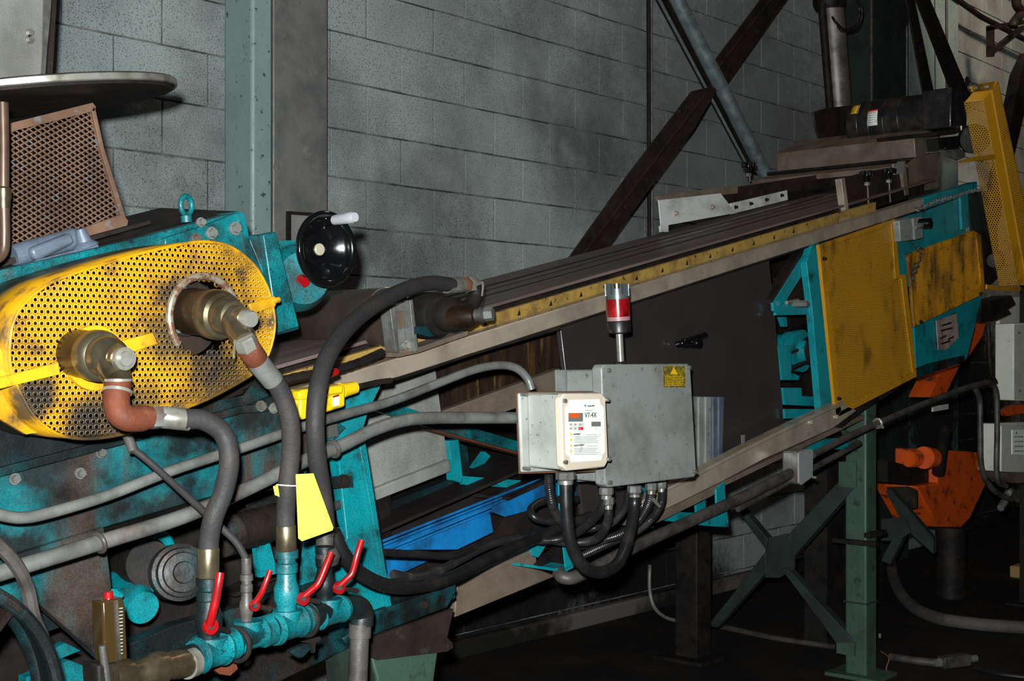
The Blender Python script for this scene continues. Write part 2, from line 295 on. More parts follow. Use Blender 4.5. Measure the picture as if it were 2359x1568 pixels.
# ============================================================ SETTING
YW = 4.19
def wallprism(name, x0, x1, z0, z1, y0, y1, m, **k): return B(name, MB().box((x0, y0, z0), (x1, y1, z1)), m, **k)
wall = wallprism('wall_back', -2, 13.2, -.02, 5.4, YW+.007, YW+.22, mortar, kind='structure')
fl = wallprism('floor', -2, 14, -.12, 0, -1.5, 4.6, floorm, kind='structure')
bw, bh, gap = .4064, .2032, .0065
base = MB().box((-bw/2+gap/2, 0, -bh/2+gap/2), (bw/2-gap/2, .03, bh/2-gap/2))
cells = []
for k in range(0, 26):
    z = -.1016+bh*(k+.5)
    off = 4.219 if k % 2 == 0 else 4.219+bw/2
    for i in range(-9, 22):
        x = off+bw*(i+.5)
        if .9 < x < 12.9:
            d = Vector((x, YW, z))-CAM; t = d.dot(FW); px = CX+F0*d.dot(RT)/t; py = CY-F0*d.z/t
            vis = -80 < px < 2440 and -80 < py < 1600
            hid = (py > 690-(px-700)*.26 and not (1560 < px < 1960 and 1080 < py)) or (px < 520 and py > 520) or px > 2230 and py > 420
            cells.append(((0 if not vis else (.15 if hid else 1))/t/t, x, z))
cells.sort(reverse=True); rest = MB(); proto = None
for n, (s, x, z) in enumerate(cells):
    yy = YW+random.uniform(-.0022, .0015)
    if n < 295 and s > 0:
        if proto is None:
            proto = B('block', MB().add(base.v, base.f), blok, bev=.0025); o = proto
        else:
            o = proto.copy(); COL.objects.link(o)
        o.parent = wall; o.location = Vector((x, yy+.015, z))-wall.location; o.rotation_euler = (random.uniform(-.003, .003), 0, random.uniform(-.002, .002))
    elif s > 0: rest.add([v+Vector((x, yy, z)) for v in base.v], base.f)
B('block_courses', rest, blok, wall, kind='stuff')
# plinth of grimy concrete at the wall foot (pale band seen under the machine)
B('trim_1', MB().box((1.0, YW-.045, 0), (12.8, YW+.01, .085)), mat('sooty_plinth', (96, 88, 84), .9, layers=[((24, 22, 21), 1.6, .40, .54, .95)], bump=.5), kind='structure', bev=.01)
# ---- columns
def column(name, x0, x1, Y, m, label, xback=None, ybk=None, bev=.006):
    a = P(x0, 300, Y).x; b = P(x1, 300, Y).x
    yb = PX(xback, 300, a).y if xback else ybk
    return B(name, MB().box((a, Y, 0), (b, yb, 5.3)), m, label=label, cat='column', bev=bev)
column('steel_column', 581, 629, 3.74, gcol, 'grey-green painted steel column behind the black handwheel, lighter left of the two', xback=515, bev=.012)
cB = T('box_column', 'wide weathered grey steel column directly right of the grey-green column', 'column', (P(690, 300, 4.0).x, 4.05, 0))
a, b = P(629, 300, 4.0).x, P(756, 300, 4.0).x
B('column_body', MB().box((a, 4.0, 0), (b, YW+.02, 5.3)), ccol, cB, bev=.008)
B('cover_frame', MB().plate([(664, 486), (757, 492), (757, 500), (671, 494), (671, 560), (664, 560)], 3.985, .016), dark, cB)
B('cover_plate', MB().plate([(671, 494), (757, 500), (757, 600), (671, 600)], 3.99, .012), sheet, cB)
for q in ((686, 6), (657, 82), (637, 385)): bolt(q, 3.999, .014, cB, ccol, dep=.006)
column('steel_column', 2011, 2094, 3.9, glegd, 'dark green steel column in the shadows above the black motor', ybk=YW)
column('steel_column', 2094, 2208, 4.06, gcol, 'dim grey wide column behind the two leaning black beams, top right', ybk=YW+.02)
# ---- conduits on the wall
def conduit(px, r, m, label, n='wall_conduit', **k):
    return B(n, MB().ptube(px, r, n=12, **k), m, label=label, cat='conduit')
conduit([(1494, -60, 4.17), (1497, 700, 4.17)], .012, dark, 'thin dark vertical conduit on the block wall, left of the tilted silver tube')
conduit([(1500.5, -60, 4.15), (1503, 700, 4.15)], .006, galv, 'thin bright vertical rod beside the dark wall conduit')
conduit([(2007, -60, 3.88), (2008, 400, 3.88)], .012, galvd, 'vertical conduit running along the dark green column')
conduit([(2089, 60, 3.86), (2089, 300, 3.86)], .007, galv, 'thin pale vertical rod in front of the dark green column')
conduit([(2180, -40, 3.95), (2182, 300, 3.95)], .010, galvd, 'thin dark conduit on the dim grey column behind the leaning beams')
conduit([(2190, -12, 4.05), (2259, 38, 4.05), (2370, 96, 4.05)], .022, dark, 'dark sloping pipe on the warm-lit block wall, top right', smooth=False)
# ---- braces on the wall
t = T('wall_brace', 'dark brown steel brace rising right behind the tilted silver tube', 'brace', P(1700, 100, 3.98))
B('brace_plate', MB().plate([(1770, -22), (1822, -22), (1662, 200), (1620, 190), (1646, 143)], 3.98, .012), darkr, t)
B('brace_lip', MB().plate([(1822, -22), (1830, -22), (1670, 202), (1660, 200)], 3.96, .05), darkr, t)
B('brace_ridge', MB().ptube([(1790, -20, 3.975), (1636, 180, 3.975)], .008, n=8), darkr, t)
t = T('wall_brace', 'dark brown steel brace crossing over the tilted silver tube down to the belt', 'brace', P(1480, 400, 3.6))
B('brace_plate', MB().plate([(1596, 210), (1640, 199), (1650, 205), (1596, 291), (1450, 487), (1340, 640), (1280, 640), (1450, 401)], 3.6, .012), darkr, t)
B('brace_lip', MB().plate([(1652, 207), (1600, 296), (1454, 493), (1346, 645), (1336, 640), (1446, 484), (1592, 288)], 3.585, .06), darkr, t)
B('brace_ridge', MB().ptube([(1620, 222, 3.596), (1310, 630, 3.596)], .008, n=8), darkr, t)
t = T('steel_tube', 'smooth silver tube slanting down to the belt, crossed by the brown brace', 'tube', P(1766, 408, 3.72))
B('tube_body', MB().cyl(P(1545, -30, 3.72), P(1765, 406, 3.72), .038, 28), duct, t)
B('channel', MB().plate([(1502, -30), (1535, -30), (1748, 400), (1730, 396)], 3.78, .02), dark, t)
B('edge_rod', MB().ptube([(1503, -30, 3.74), (1727, 392, 3.74)], .007, n=8), duct, t)
# ---- chute pipe
t = T('drop_pipe', 'upright grey pipe with a dark collar above the stainless hood', 'pipe', P(1935, 290, 3.5))
B('pipe_body', MB().cyl(P(1912, -20, 3.55), P(1936, 292, 3.5), .070, 28), mat('worn_grey_pipe', (160, 150, 146), .42, .85, layers=[((110, 96, 88), 6, .44, .64, .6)]), t)
B('side_band', MB().cyl(P(1893, 10, 3.52), P(1912, 250, 3.5), .022, 14), dark, t)
B('collar', MB().lathe(P(1909, -16, 3.55), P(1911, 22, 3.55), [(0, .08), (.2, .09), (.7, .09), (1, .078)], 28), dark, t)
B('scoop', MB().plate([(1874, 258), (1905, 248), (1960, 243), (1962, 330), (1893, 330), (1880, 300)], 3.40, .012), darkr, t, bev=.01)
B('hanging_cable', MB().ptube([(1962, -20, 3.4), (1980, 20, 3.4), (1972, 58, 3.4), (1945, 68, 3.4), (1925, 50, 3.4), (1918, 40, 3.45)], .007), cable, label='thin black cable looping beside the upright grey pipe', cat='cable')
B('hanging_cable', MB().ptube([(1968, -20, 3.37), (1986, 24, 3.37), (1975, 64, 3.37), (1942, 72, 3.37), (1930, 60, 3.4)], .006), cable, label='outer thin black cable loop, lower of two beside the upright grey pipe', cat='cable')
# ---- leaning black beams
t = T('leaning_beam', 'black beam leaning left behind the motor, nearer the dark green column', 'beam', P(2140, 225, 3.5))
B('beam_web', MB().plate([(2084, -25), (2103, -25), (2158, 240), (2132, 240)], 3.5, .012), dark, t, bev=.004)
t = T('leaning_beam', 'wider black beam leaning over the motor towards the yellow belt guard', 'beam', P(2215, 225, 3.3))
B('beam_web', MB().plate([(2102, -25), (2134, -25), (2212, 163), (2240, 225), (2200, 230)], 3.3, .012), dark, t, bev=.004)
B('eye_hook', MB().torus(P(2228, 190, 3.28), (.5, -1, 0), .028, .010, 20, 8), dark, t)
bolt((2232, 202), 3.26, .016, t, chrome)
t = T('pipe_bracket', 'black angle bracket with a cable bundle, top right corner', 'bracket', P(2320, 70, 3.7))
B('upright', MB().plate([(2281, 62), (2291, 62), (2291, 130), (2281, 130)], 3.7, .03), dark, t)
B('arm', MB().plate([(2281, 58), (2370, 44), (2370, 54), (2281, 70)], 3.7, .03), dark, t)
B('strut', MB().plate([(2290, 112), (2352, 62), (2362, 58), (2362, 68), (2291, 124)], 3.71, .03), dark, t)
B('cable_bundle', MB().ptube([(2340, -30, 3.66), (2342, 10, 3.66), (2352, 28, 3.66), (2336, 52, 3.66), (2334, 62, 3.66)], .035), dark, t)
B('leaning_beam', MB().plate([(2352, 170), (2375, 120), (2375, 200), (2340, 345), (2290, 560), (2274, 560)], 3.4, .08), dark, label='black beam right of the tall yellow belt guard, at the picture edge', cat='beam')
# ============================================================ LEGS AND BRACING UNDER THE CONVEYOR
LX = 5.285
t = T('support_leg', 'tall green square steel leg holding up the conveyor, nearest the aisle', 'leg', (LX, 2.64, 0))
B('post', MB().box((LX-.05, 2.59, .0), (LX+.05, 2.69, 1.36)), gleg, t, bev=.008)
B('base_plate', MB().box((LX-.10, 2.52, 0), (LX+.10, 2.76, .015)), gleg, t)
zc = P(2000, 1240, 2.59).z
B('clamp_bar', MB().bar((LX-.085, 2.57, zc+.02), (LX+.075, 2.57, zc+.02), .03, .02), dark, t, bev=.002)
B('clamp_bar', MB().bar((LX-.075, 2.53, zc-.015), (LX-.075, 2.73, zc-.015), .03, .02), dark, t, bev=.002)
B('splice_band', MB().box((LX-.054, 2.586, P(2000, 1392, 2.59).z), (LX+.054, 2.694, P(2000, 1388, 2.59).z)), glegd, t)
B('bent_wire', MB().ptube([(2030, 1500, 2.58), (2048, 1515, 2.57), (2042, 1540, 2.57), (2050, 1565, 2.57)], .003, n=6), copper, t)
B('clip', MB().cyl(P(2027, 1460, 2.585), P(2027, 1468, 2.58), .006, 8), chrome, t)
FX, FY = 5.08, 3.37
t = T('support_leg', 'black square leg in the dark behind the tall green leg, lower middle', 'leg', (FX, FY, 0))
B('post', MB().box((FX-.06, FY-.06, 0), (FX+.06, FY+.06, 1.10)), dark, t, bev=.006)
B('base_plate', MB().box((FX-.13, FY-.13, 0), (FX+.13, FY+.13, .015)), dark, t)
t = T('cross_brace', 'dark green X-shaped brace with a central gusset under the conveyor', 'brace', PX(1790, 1270, 5.24))
def px_plate(pts, X, th): return MB().prism([PX(x, y, X) for x, y in pts], (th, 0, 0))
B('gusset', px_plate([(1763, 1240), (1812, 1228), (1828, 1260), (1830, 1310), (1795, 1330), (1763, 1330)], 5.235, .012), glegd, t)
B('brace_arm', px_plate([(1812, 1235), (1935, 1105), (1968, 1122), (1828, 1282)], 5.225, .05), glegd, t, bev=.003)
B('brace_arm', px_plate([(1690, 1163), (1700, 1160), (1768, 1240), (1765, 1262)], 5.22, .05), glegd, t, bev=.003)
B('brace_arm', px_plate([(1763, 1270), (1765, 1318), (1652, 1446), (1630, 1440), (1690, 1365)], 5.23, .04), glegd, t, bev=.003)
B('brace_arm', px_plate([(1798, 1308), (1812, 1306), (1962, 1470), (1962, 1512), (1925, 1480)], 5.225, .05), glegd, t, bev=.003)
B('end_plate', px_plate([(1932, 1063), (1972, 1063), (1972, 1124), (1932, 1120)], 5.22, .012), gleg, t)
B('end_plate', px_plate([(1927, 1480), (1968, 1480), (1968, 1512), (1927, 1504)], 5.22, .012), gleg, t)
t = T('support_leg', 'broad black column in the shadow between the X brace and the green leg', 'leg', (PZ(1928, 1478).x, PZ(1928, 1478).y, 0))
q = PZ(1928, 1478)
B('post', MB().box((q.x-.10, q.y+.0, 0), (q.x+.12, q.y+.12, 1.25)), dark, t)
t = T('cross_brace', 'faint dark green X brace right of the tall green leg', 'brace', PX(2080, 1210, 6.3))
B('brace_arm', px_plate([(2040, 1130), (2052, 1126), (2150, 1240), (2150, 1275), (2085, 1215)], 6.3, .04), glegd, t)
B('brace_arm', px_plate([(2030, 1290), (2075, 1205), (2090, 1218), (2050, 1300)], 6.32, .04), glegd, t)
B('gusset', px_plate([(2030, 1195), (2085, 1190), (2098, 1225), (2070, 1245), (2030, 1245)], 6.29, .012), glegd, t)
B('channel_plate', px_plate([(2042, 1122), (2090, 1120), (2112, 1130), (2112, 1170), (2075, 1176), (2045, 1135)], 6.36, .012), dark, t)
# ---- things on the floor, far right
def floor_tube(pts, r, z=None): return MB().tube([PZ(x, y, z or r) for x, y in pts], r, n=14)
B('floor_pipe', floor_tube([(1640, 1438), (1780, 1468), (1925, 1490)], .014), galvd, label='thin grey pipe lying on the floor left of the green leg', cat='pipe')
B('floor_pipe', floor_tube([(2050, 1512), (2100, 1520), (2160, 1527)], .018), galvd, label='short grey pipe on the floor leading to a junction box', cat='pipe')
t = T('floor_junction_box', 'small metal junction box on the floor right of the green leg', 'junction box', PZ(2195, 1532))
q = PZ(2195, 1535); B('box_body', MB().bar(q+Vector((-.08, .02, .03)), q+Vector((.06, -.045, .03)), .05, .05), galvd, t, bev=.004)
B('connector', MB().cyl(q+Vector((.06, -.045, .03)), q+Vector((.10, -.065, .03)), .016, 12), galv, t)
B('connector', MB().hexnut(q+Vector((-.10, .03, .03)), q+Vector((-.08, .02, .03)), .02), galv, t)
B('floor_cable', floor_tube([(2245, 1538), (2300, 1552), (2380, 1562)], .010), cable, label='black cable on the floor leaving the small junction box', cat='cable')
B('curved_hose', floor_tube([(2052, 1268), (2058, 1330), (2090, 1385), (2150, 1420), (2250, 1437), (2400, 1448)], .032), concr, label='pale dusty hose curving over the floor behind the green leg', cat='hose')
B('bent_pipe', MB().ptube([(1497, 1300, 3.9), (1497, 1360, 3.9), (1510, 1402, 3.88), (1545, 1426, 3.85), (1600, 1430, 3.8)], .010), chrome, label='thin bright bent pipe coming down in front of the wall foot', cat='pipe')
# ---- orange machine
OY = 3.0
t = T('orange_hopper', 'orange painted hopper machine standing in the dark under the conveyor head', 'machine', (P(2200, 1400, OY).x, OY+.2, 0))
B('hopper_body', MB().plate([(2160, 1036), (2245, 1040), (2250, 1075), (2272, 1115), (2235, 1195), (2215, 1215), (2160, 1213), (2112, 1120), (2160, 1112)], OY, .25), orange, t, bev=.01)
B('side_panel', MB().plate([(2248, 1042), (2286, 1046), (2284, 1095), (2272, 1110), (2256, 1080)], OY+.02, .2), orange, t)
B('spout', MB().lathe(P(2092, 1056, OY-.05), P(2150, 1054, OY-.08), [(0, .042), (.04, .046), (.5, .046), (1, .05)], 24), orange, t)
B('spout_ring', MB().lathe(P(2128, 1054, OY-.10), P(2136, 1054, OY-.10), [(0, .058), (1, .058)], 24), orange, t)
B('riser_tube', MB().cyl(P(2162, 1090, OY-.03), P(2175, 990, OY+.02), .035, 20), dark, t)
B('chute', MB().plate([(2168, 858), (2212, 838), (2180, 905), (2165, 912), (2142, 915)], OY-.02, .12), orange, t)
B('pillar', MB().cyl(P(2190, 1213, OY+.1), (P(2190, 1213, OY+.1).x, P(2190, 1213, OY+.1).y, 0), .085, 24), dark, t)
B('black_hood', MB().plate([(2045, 1060), (2105, 1075), (2160, 1075), (2160, 1112), (2110, 1120), (2045, 1110)], OY+.05, .2), dark, t)
B('small_plate', MB().plate([(2150, 936), (2185, 930), (2185, 942), (2150, 948)], OY-.05, .01), ltgrey, t)
B('chute_leaf', MB().plate([(2254, 738), (2272, 738), (2262, 775), (2225, 830), (2232, 790)], 2.85, .05), orange, t)
# ---- electrical boxes, far right
def ebox(px, Y, dep, name, label, cat='electrical box', m=ltgrey):
    t = T(name, label, cat, P(px[0], px[3], Y))
    x0, y0, x1, y1 = px
    B('enclosure', MB().plate([(x0, y0), (x1, y0-4), (x1, y1+4), (x0, y1)], Y, dep), m, t, bev=.006)
    return t
t = ebox((2307, 976, 2420, 1086), 2.5, .12, 'electrical_box', 'pale grey electrical box with a white data label, right picture edge')
B('lid_lip', MB().plate([(2305, 974), (2420, 970), (2420, 977), (2305, 981)], 2.485, .02), ltgrey, t)
B('label_plate', MB().plate([(2332, 990), (2376, 988), (2376, 1048), (2332, 1046)], 2.497, .003), white, t)
for k in range(4): B('label_print', MB().plate([(2336, 1004+k*11), (2358, 1004+k*11), (2358, 1007+k*11), (2336, 1007+k*11)], 2.495, .002), inkl, t)
B('label_mark', MB().lathe(P(2342, 997, 2.495), P(2342, 997, 2.497), [(0, .006), (1, .006)], 16), ink, t)
B('lower_tray', MB().plate([(2312, 1088), (2420, 1086), (2420, 1112), (2330, 1112)], 2.52, .1), stain, t)
t = ebox((2336, 745, 2420, 922), 2.55, .1, 'electrical_box', 'tall pale grey electrical cabinet above the box with the data label')
for q in ((2346, 766), (2347, 900)): bolt(q, 2.549, .007, t)
q = P(2380, 1000, 2.66)
st = T('box_stand', 'dark steel post carrying the pale electrical boxes at the right edge', 'post', (q.x, 2.68, 0))
B('stand_post', MB().box((q.x-.04, 2.65, 0), (q.x+.04, 2.72, 2.0)), dark, st)
B('base_plate', MB().box((q.x-.1, 2.6, 0), (q.x+.1, 2.78, .012)), dark, st)
B('wall_panel', MB().plate([(2302, 690), (2420, 672), (2420, 800), (2326, 745), (2318, 800), (2308, 846), (2303, 760)], 2.75, .02), ltgrey, label='dim pale grey sheet behind the electrical cabinet, right edge', cat='panel')
B('orange_rag', MB().plate([(2310, 948), (2330, 935), (2420, 925), (2420, 950), (2345, 953), (2320, 958)], 2.62, .03), orange, label='orange strip of metal between the two electrical boxes', cat='metal strip')
B('timber_block', MB().box((PZ(2325, 1330).x, PZ(2325, 1330).y-.25, 0), (PZ(2325, 1330).x+.5, PZ(2325, 1330).y, .075)), sand, label='cream block lying on the floor at the right edge', cat='block', bev=.01)
B('crumpled_wrap', MB().ptube([(2305, 1170, 2.6), (2318, 1150, 2.6), (2326, 1132, 2.58), (2335, 1138, 2.6), (2345, 1150, 2.62)], .02, n=6), chrome, label='crumpled shiny wrapping under the electrical box', cat='wrapping')
# ============================================================ INCLINED BELT CONVEYOR
SL = .218
def zr(X): return .856+SL*X              # top of the near rail
def CV(X, Y, dz=0): return Vector((X, Y, zr(X)+dz))
UPN = Vector((-SL, 0, 1)).normalized()
cv = T('belt_conveyor', 'long inclined belt conveyor with teal frame, stainless side rails and wide brown rubber belt', 'conveyor', (3.6, 2.9, 0))
X0, X1 = 1.92, 6.05
def run(x0, x1, y0, y1, d0, d1): return MB().prism([CV(x0, y0, d0), CV(x1, y0, d0), CV(x1, y0, d1), CV(x0, y0, d1)], (0, y1-y0, 0))
XR = P(2127, 456, 2.55).x
B('top_rail', run(2.02, XR, 2.55, 2.60, -.052, 0), steel, cv, bev=.004)
B('rail_return_lip', run(2.02, XR, 2.552, 2.585, -.058, -.052), dark, cv)
B('head_rail', run(XR, XR+.62, 2.55, 2.60, -.052, .0), tealc, cv, bev=.004)
B('edge_strip', run(2.02, 5.35, 2.602, 2.622, -.03, .034), tan, cv)
for k in range(26):                       # pressed arrow marks along the strip
    X = 2.75+k*.075
    B('edge_mark', MB().prism([CV(X, 2.6005, .006), CV(X+.014, 2.6005, .006), CV(X+.009, 2.6005, .022)], (0, .003, 0)), dark, cv) if k % 2 else None
B('carrying_belt', run(X0, X1, 2.632, 3.16, .046, .056), belt, cv, bev=.002)
for k, (yy, w) in enumerate(((2.80, .012), (2.90, .006), (2.98, .018))): B('belt_groove', run(2.9, 5.6, yy, yy+w, .056, .0575), beltd, cv)
B('slider_bed', run(X0, 5.95, 2.65, 3.14, .0, .04), dark, cv)
B('far_rail', run(1.95, 6.1, 3.17, 3.21, -.06, .035), dark, cv)
B('dark_blocking_plate', run(2.3, 6.0, 3.16, 3.17, -.62, .03), dark, cv)  # added dark sheet, blocks the flash-lit wall so the interior stays dim
B('return_belt', run(2.0, 5.9, 2.68, 3.1, -.50, -.49), beltd, cv)
B('underside_pan', run(3.0, 5.4, 2.66, 3.12, -.56, -.55), dark, cv)
def cp(n, pts, Y, th, m, **k): return B(n, MB().plate(pts, Y, th), m, cv, **k)
cp('side_door', [(1291, 752), (1772, 598), (1785, 717), (1796, 850), (1808, 985), (1808, 1012), (1600, 1102), (1380, 1212), (1345, 1200)], 2.60, .02, door, bev=.003)
hd = B('door_handle', MB().tube([P(1560, 794, 2.59), P(1572, 790, 2.57), P(1582, 786, 2.565), P(1600, 780, 2.56), P(1624, 772, 2.57)], .012), black, cv)
B('handle_rose', MB().cyl(P(1575, 790, 2.598), P(1575, 790, 2.56), .018, 16), black, cv)
fp = B('fin_reflection', MB().plate([(1590, 912), (1668, 914), (1664, 1060), (1606, 1088), (1592, 1088)], 2.585, .006), bluegr, cv, label='striped reflection on the dark door, built as a blue-grey ribbed plate')  # the glossy door's reflection of fins, modelled as plate and stripes
for x0, x1, m in ((1592, 1606, greyb), (1610, 1622, greyb), (1626, 1639, greyb), (1643, 1652, bluegr), (1656, 1666, bluegr)):
    o = B('reflection_stripe', MB().plate([(x0, 914), (x1, 914), (x1-1, 1083-(x1-1600)*.42), (x0, 1083-(x0-1600)*.42)], 2.572, .012), m, None, bev=.002); o.parent = fp; o.location -= wloc(fp)
B('paint_smear', MB().plate([(1708, 1002), (1716, 1001), (1716, 1022), (1711, 1033), (1707, 1033), (1709, 1018)], 2.5985, .002), sheet, cv)
# lower stainless rail
cp('lower_rail', [(1480, 1160), (1609, 1096), (1716, 1039), (1855, 971), (1945, 930), (1975, 945), (1919, 987), (1758, 1059), (1667, 1108), (1505, 1188), (1480, 1195)], 2.50, .03, steel, bev=.004)
cp('lower_rail_lip', [(1480, 1153), (1609, 1089), (1716, 1032), (1855, 964), (1945, 923), (1945, 931), (1855, 973), (1716, 1041), (1609, 1098), (1480, 1162)], 2.49, .05, steel, bev=.003)
cp('rail_underside', [(1500, 1188), (1667, 1108), (1919, 987), (1990, 955), (1990, 965), (1670, 1118), (1640, 1142), (1490, 1215)], 2.53, .30, stain)
cp('rail_end_bracket', [(1955, 935), (1985, 925), (2070, 880), (2070, 895), (1990, 945), (1940, 985), (1930, 985)], 2.51, .06, dark)
for q in ((1866, 972), (1925, 960)): bolt(q, 2.499, .010, cv, steel)
# teal hangers under the lower rail
cp('hanger_bracket', [(1650, 1127), (1669, 1109), (1672, 1150), (1680, 1214), (1640, 1212), (1592, 1207), (1598, 1188), (1652, 1187)], 2.47, .008, tealc, bev=.001)
cp('hanger_foot', [(1531, 1199), (1566, 1179), (1600, 1181), (1596, 1206)], 2.56, .02, tealc)
cp('hanger_bracket', [(1604, 1158), (1626, 1146), (1626, 1182), (1606, 1185)], 2.62, .01, tealc)
cp('hanger_bracket', [(1478, 1120), (1484, 1118), (1500, 1205), (1506, 1213), (1490, 1221), (1470, 1219)], 2.55, .03, tealc)
cp('hanger_bracket', [(1840, 1030), (1882, 1010), (1972, 1008), (1972, 1036), (1900, 1034), (1880, 1040)], 2.62, .02, tealc)
cp('gusset_plate', [(1945, 990), (1975, 1000), (1975, 1040), (1962, 1022)], 2.60, .02, gleg)
cp('hanger_plate', [(1290, 1192), (1287, 1108), (1317, 1120), (1322, 1302), (1304, 1314), (1296, 1240)], 2.50, .006, tealc, bev=.001)
cp('hanger_lip', [(1237, 1303), (1300, 1311), (1322, 1302), (1320, 1308), (1300, 1318), (1237, 1309)], 2.49, .10, tealc)
cp('hanger_web', [(1240, 1302), (1298, 1310), (1294, 1255), (1262, 1278)], 2.58, .02, dark)
cp('hanger_gusset', [(1226, 1254), (1262, 1250), (1240, 1284), (1232, 1280)], 2.57, .02, tealc)
# side box beam below the cables
cp('lower_side_channel', [(1054, 1344), (1235, 1268), (1238, 1310), (1282, 1326), (1048, 1422), (1050, 1380)], 2.60, .05, stain, bev=.003)
cp('channel_flange', [(1054, 1338), (1235, 1262), (1237, 1272), (1054, 1350)], 2.585, .05, stain)
cp('cable_shelf', [(905, 1370), (900, 1320), (1052, 1266), (1136, 1228), (1165, 1188), (1310, 1140), (1500, 1130), (1500, 1215), (1400, 1255), (1235, 1266), (1054, 1345), (1040, 1355)], 2.74, .04, dark)
# panels seen between the top rail and the lower frame
cp('hopper_side_sheet', [(887, 884), (1002, 846), (1019, 973), (1032, 1063), (862, 1130), (841, 1034), (849, 950)], 2.72, .01, sheet)
cp('hopper_bottom_lip', [(858, 1128), (1036, 1058), (1040, 1086), (862, 1155)], 2.70, .03, sheet, bev=.004)
cp('wood_grain_panel', [(1000, 846), (1010, 840), (1330, 740), (1330, 850), (1277, 860), (1016, 952)], 2.80, .015, wood)
cp('cross_channel', [(1016, 948), (1290, 848), (1300, 900), (1190, 940), (1110, 968), (1020, 976)], 2.76, .03, stain, bev=.003)
cp('diagonal_strut', [(855, 943), (906, 928), (983, 953), (1215, 1022), (1215, 1046), (990, 985), (920, 962)], 2.66, .012, teal, bev=.001)
cp('strut_lip', [(990, 986), (1215, 1047), (1215, 1052), (990, 990)], 2.64, .04, rust)
cp('inner_post', [(1036, 1015), (1056, 1012), (1066, 1100), (1062, 1112), (1046, 1106)], 2.70, .03, tealc)
cp('inner_post', [(1062, 1022), (1078, 1030), (1082, 1090), (1070, 1100)], 2.80, .03, teald)
cp('inner_brace', [(1090, 1078), (1118, 1040), (1130, 1050), (1100, 1088)], 2.86, .02, tealc)
cp('inner_brace', [(1100, 1082), (1190, 1055), (1196, 1070), (1120, 1092)], 2.9, .02, tealc)
cp('inner_sill', [(1064, 1096), (1200, 1106), (1190, 1124), (1070, 1116)], 2.74, .02, tealc)
cp('inner_sill', [(866, 1168), (1066, 1094), (1072, 1116), (870, 1192)], 2.80, .02, teald)
cp('inner_floor', [(868, 1192), (1072, 1116), (1250, 1120), (1250, 1160), (878, 1290)], 2.86, .02, beltd)
# blue scraper tray
tr = T('blue_tray', 'bright blue painted steel tray seen through the open teal frame under the belt', 'tray', P(1050, 1250, 2.66))
def bp(n, pts, Y, th, m=blue, **k): return B(n, MB().plate(pts, Y, th), m, tr, **k)
bp('long_wall', [(876, 1262), (1254, 1112), (1345, 1112), (1345, 1140), (1310, 1150), (1163, 1190), (1135, 1180), (880, 1278)], 2.70, .012)
for k, yy in enumerate((0, 8, 16)): B('ridge', MB().ptube([(876, 1248+yy*1.15, 2.69), (1290, 1086+yy*.9, 2.69)], .004, n=8), blue, tr)
bp('front_wall', [(905, 1268), (1129, 1176), (1137, 1226), (1054, 1266), (960, 1266)], 2.64, .012, bev=.002)
for yy in (0, 8): B('ridge', MB().ptube([(900, 1262+yy, 2.63), (1130, 1168+yy, 2.63)], .004, n=8), blue, tr)
bp('end_piece', [(884, 1286), (998, 1286), (900, 1332), (893, 1332)], 2.67, .012)
bp('end_piece', [(1312, 1140), (1347, 1132), (1347, 1150), (1316, 1165)], 2.72, .012)
# teal frame bay with the drive motor
cp('frame_post', [(1858, 604), (1870, 566), (1886, 558), (1905, 760), (1924, 941), (1891, 942), (1872, 716)], 2.54, .03, tealc, bev=.002)
cp('frame_diagonal', [(1852, 585), (1875, 569), (1876, 590), (1793, 722), (1783, 716), (1781, 698)], 2.57, .012, tealc, bev=.001)
cp('diagonal_web', [(1846, 578), (1870, 570), (1790, 705), (1780, 700), (1778, 688)], 2.575, .04, darkr)
cp('frame_rail', [(1788, 720), (1808, 698), (1868, 691), (1873, 717), (1873, 724), (1788, 726)], 2.56, .012, tealc)
cp('inner_panel', [(1786, 640), (1862, 600), (1868, 700), (1800, 700)], 2.70, .01, darkr)
cp('motor_bracket', [(1793, 794), (1823, 794), (1823, 858), (1842, 866), (1840, 875), (1802, 875)], 2.62, .012, tealc)
cp('lower_crossbar', [(1805, 893), (1846, 893), (1848, 912), (1891, 914), (1892, 936), (1809, 932)], 2.60, .012, tealc)
cp('sill_crossbar', [(1809, 942), (1889, 942), (1850, 962), (1810, 964)], 2.58, .012, tealc)
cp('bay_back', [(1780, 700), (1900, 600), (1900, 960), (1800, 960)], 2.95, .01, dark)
cp('motor_gusset', [(1800, 730), (1812, 730), (1814, 752), (1808, 752)], 2.66, .02, tealc)
q = P(1864, 808, 2.66)
dm = B('drive_motor', MB().lathe(q+Vector((0, .22, 0)), q, [(0, .07), (.55, .07), (.56, .082), (.64, .082), (.65, .072), (.74, .072), (.75, .088), (.86, .088), (.87, .05), (1, .045)], 28), tealc, cv)
B('motor_hub', MB().cyl(q+Vector((.02, .02, .0)), q+Vector((.02, -.05, 0)), .058, 24), dark, cv)
B('beam_clamp', MB().cyl(P(1812, 697, 2.55), P(1838, 692, 2.55), .008, 10).hexnut(P(1828, 700, 2.55), P(1828, 700, 2.52), .014), chrome, cv)
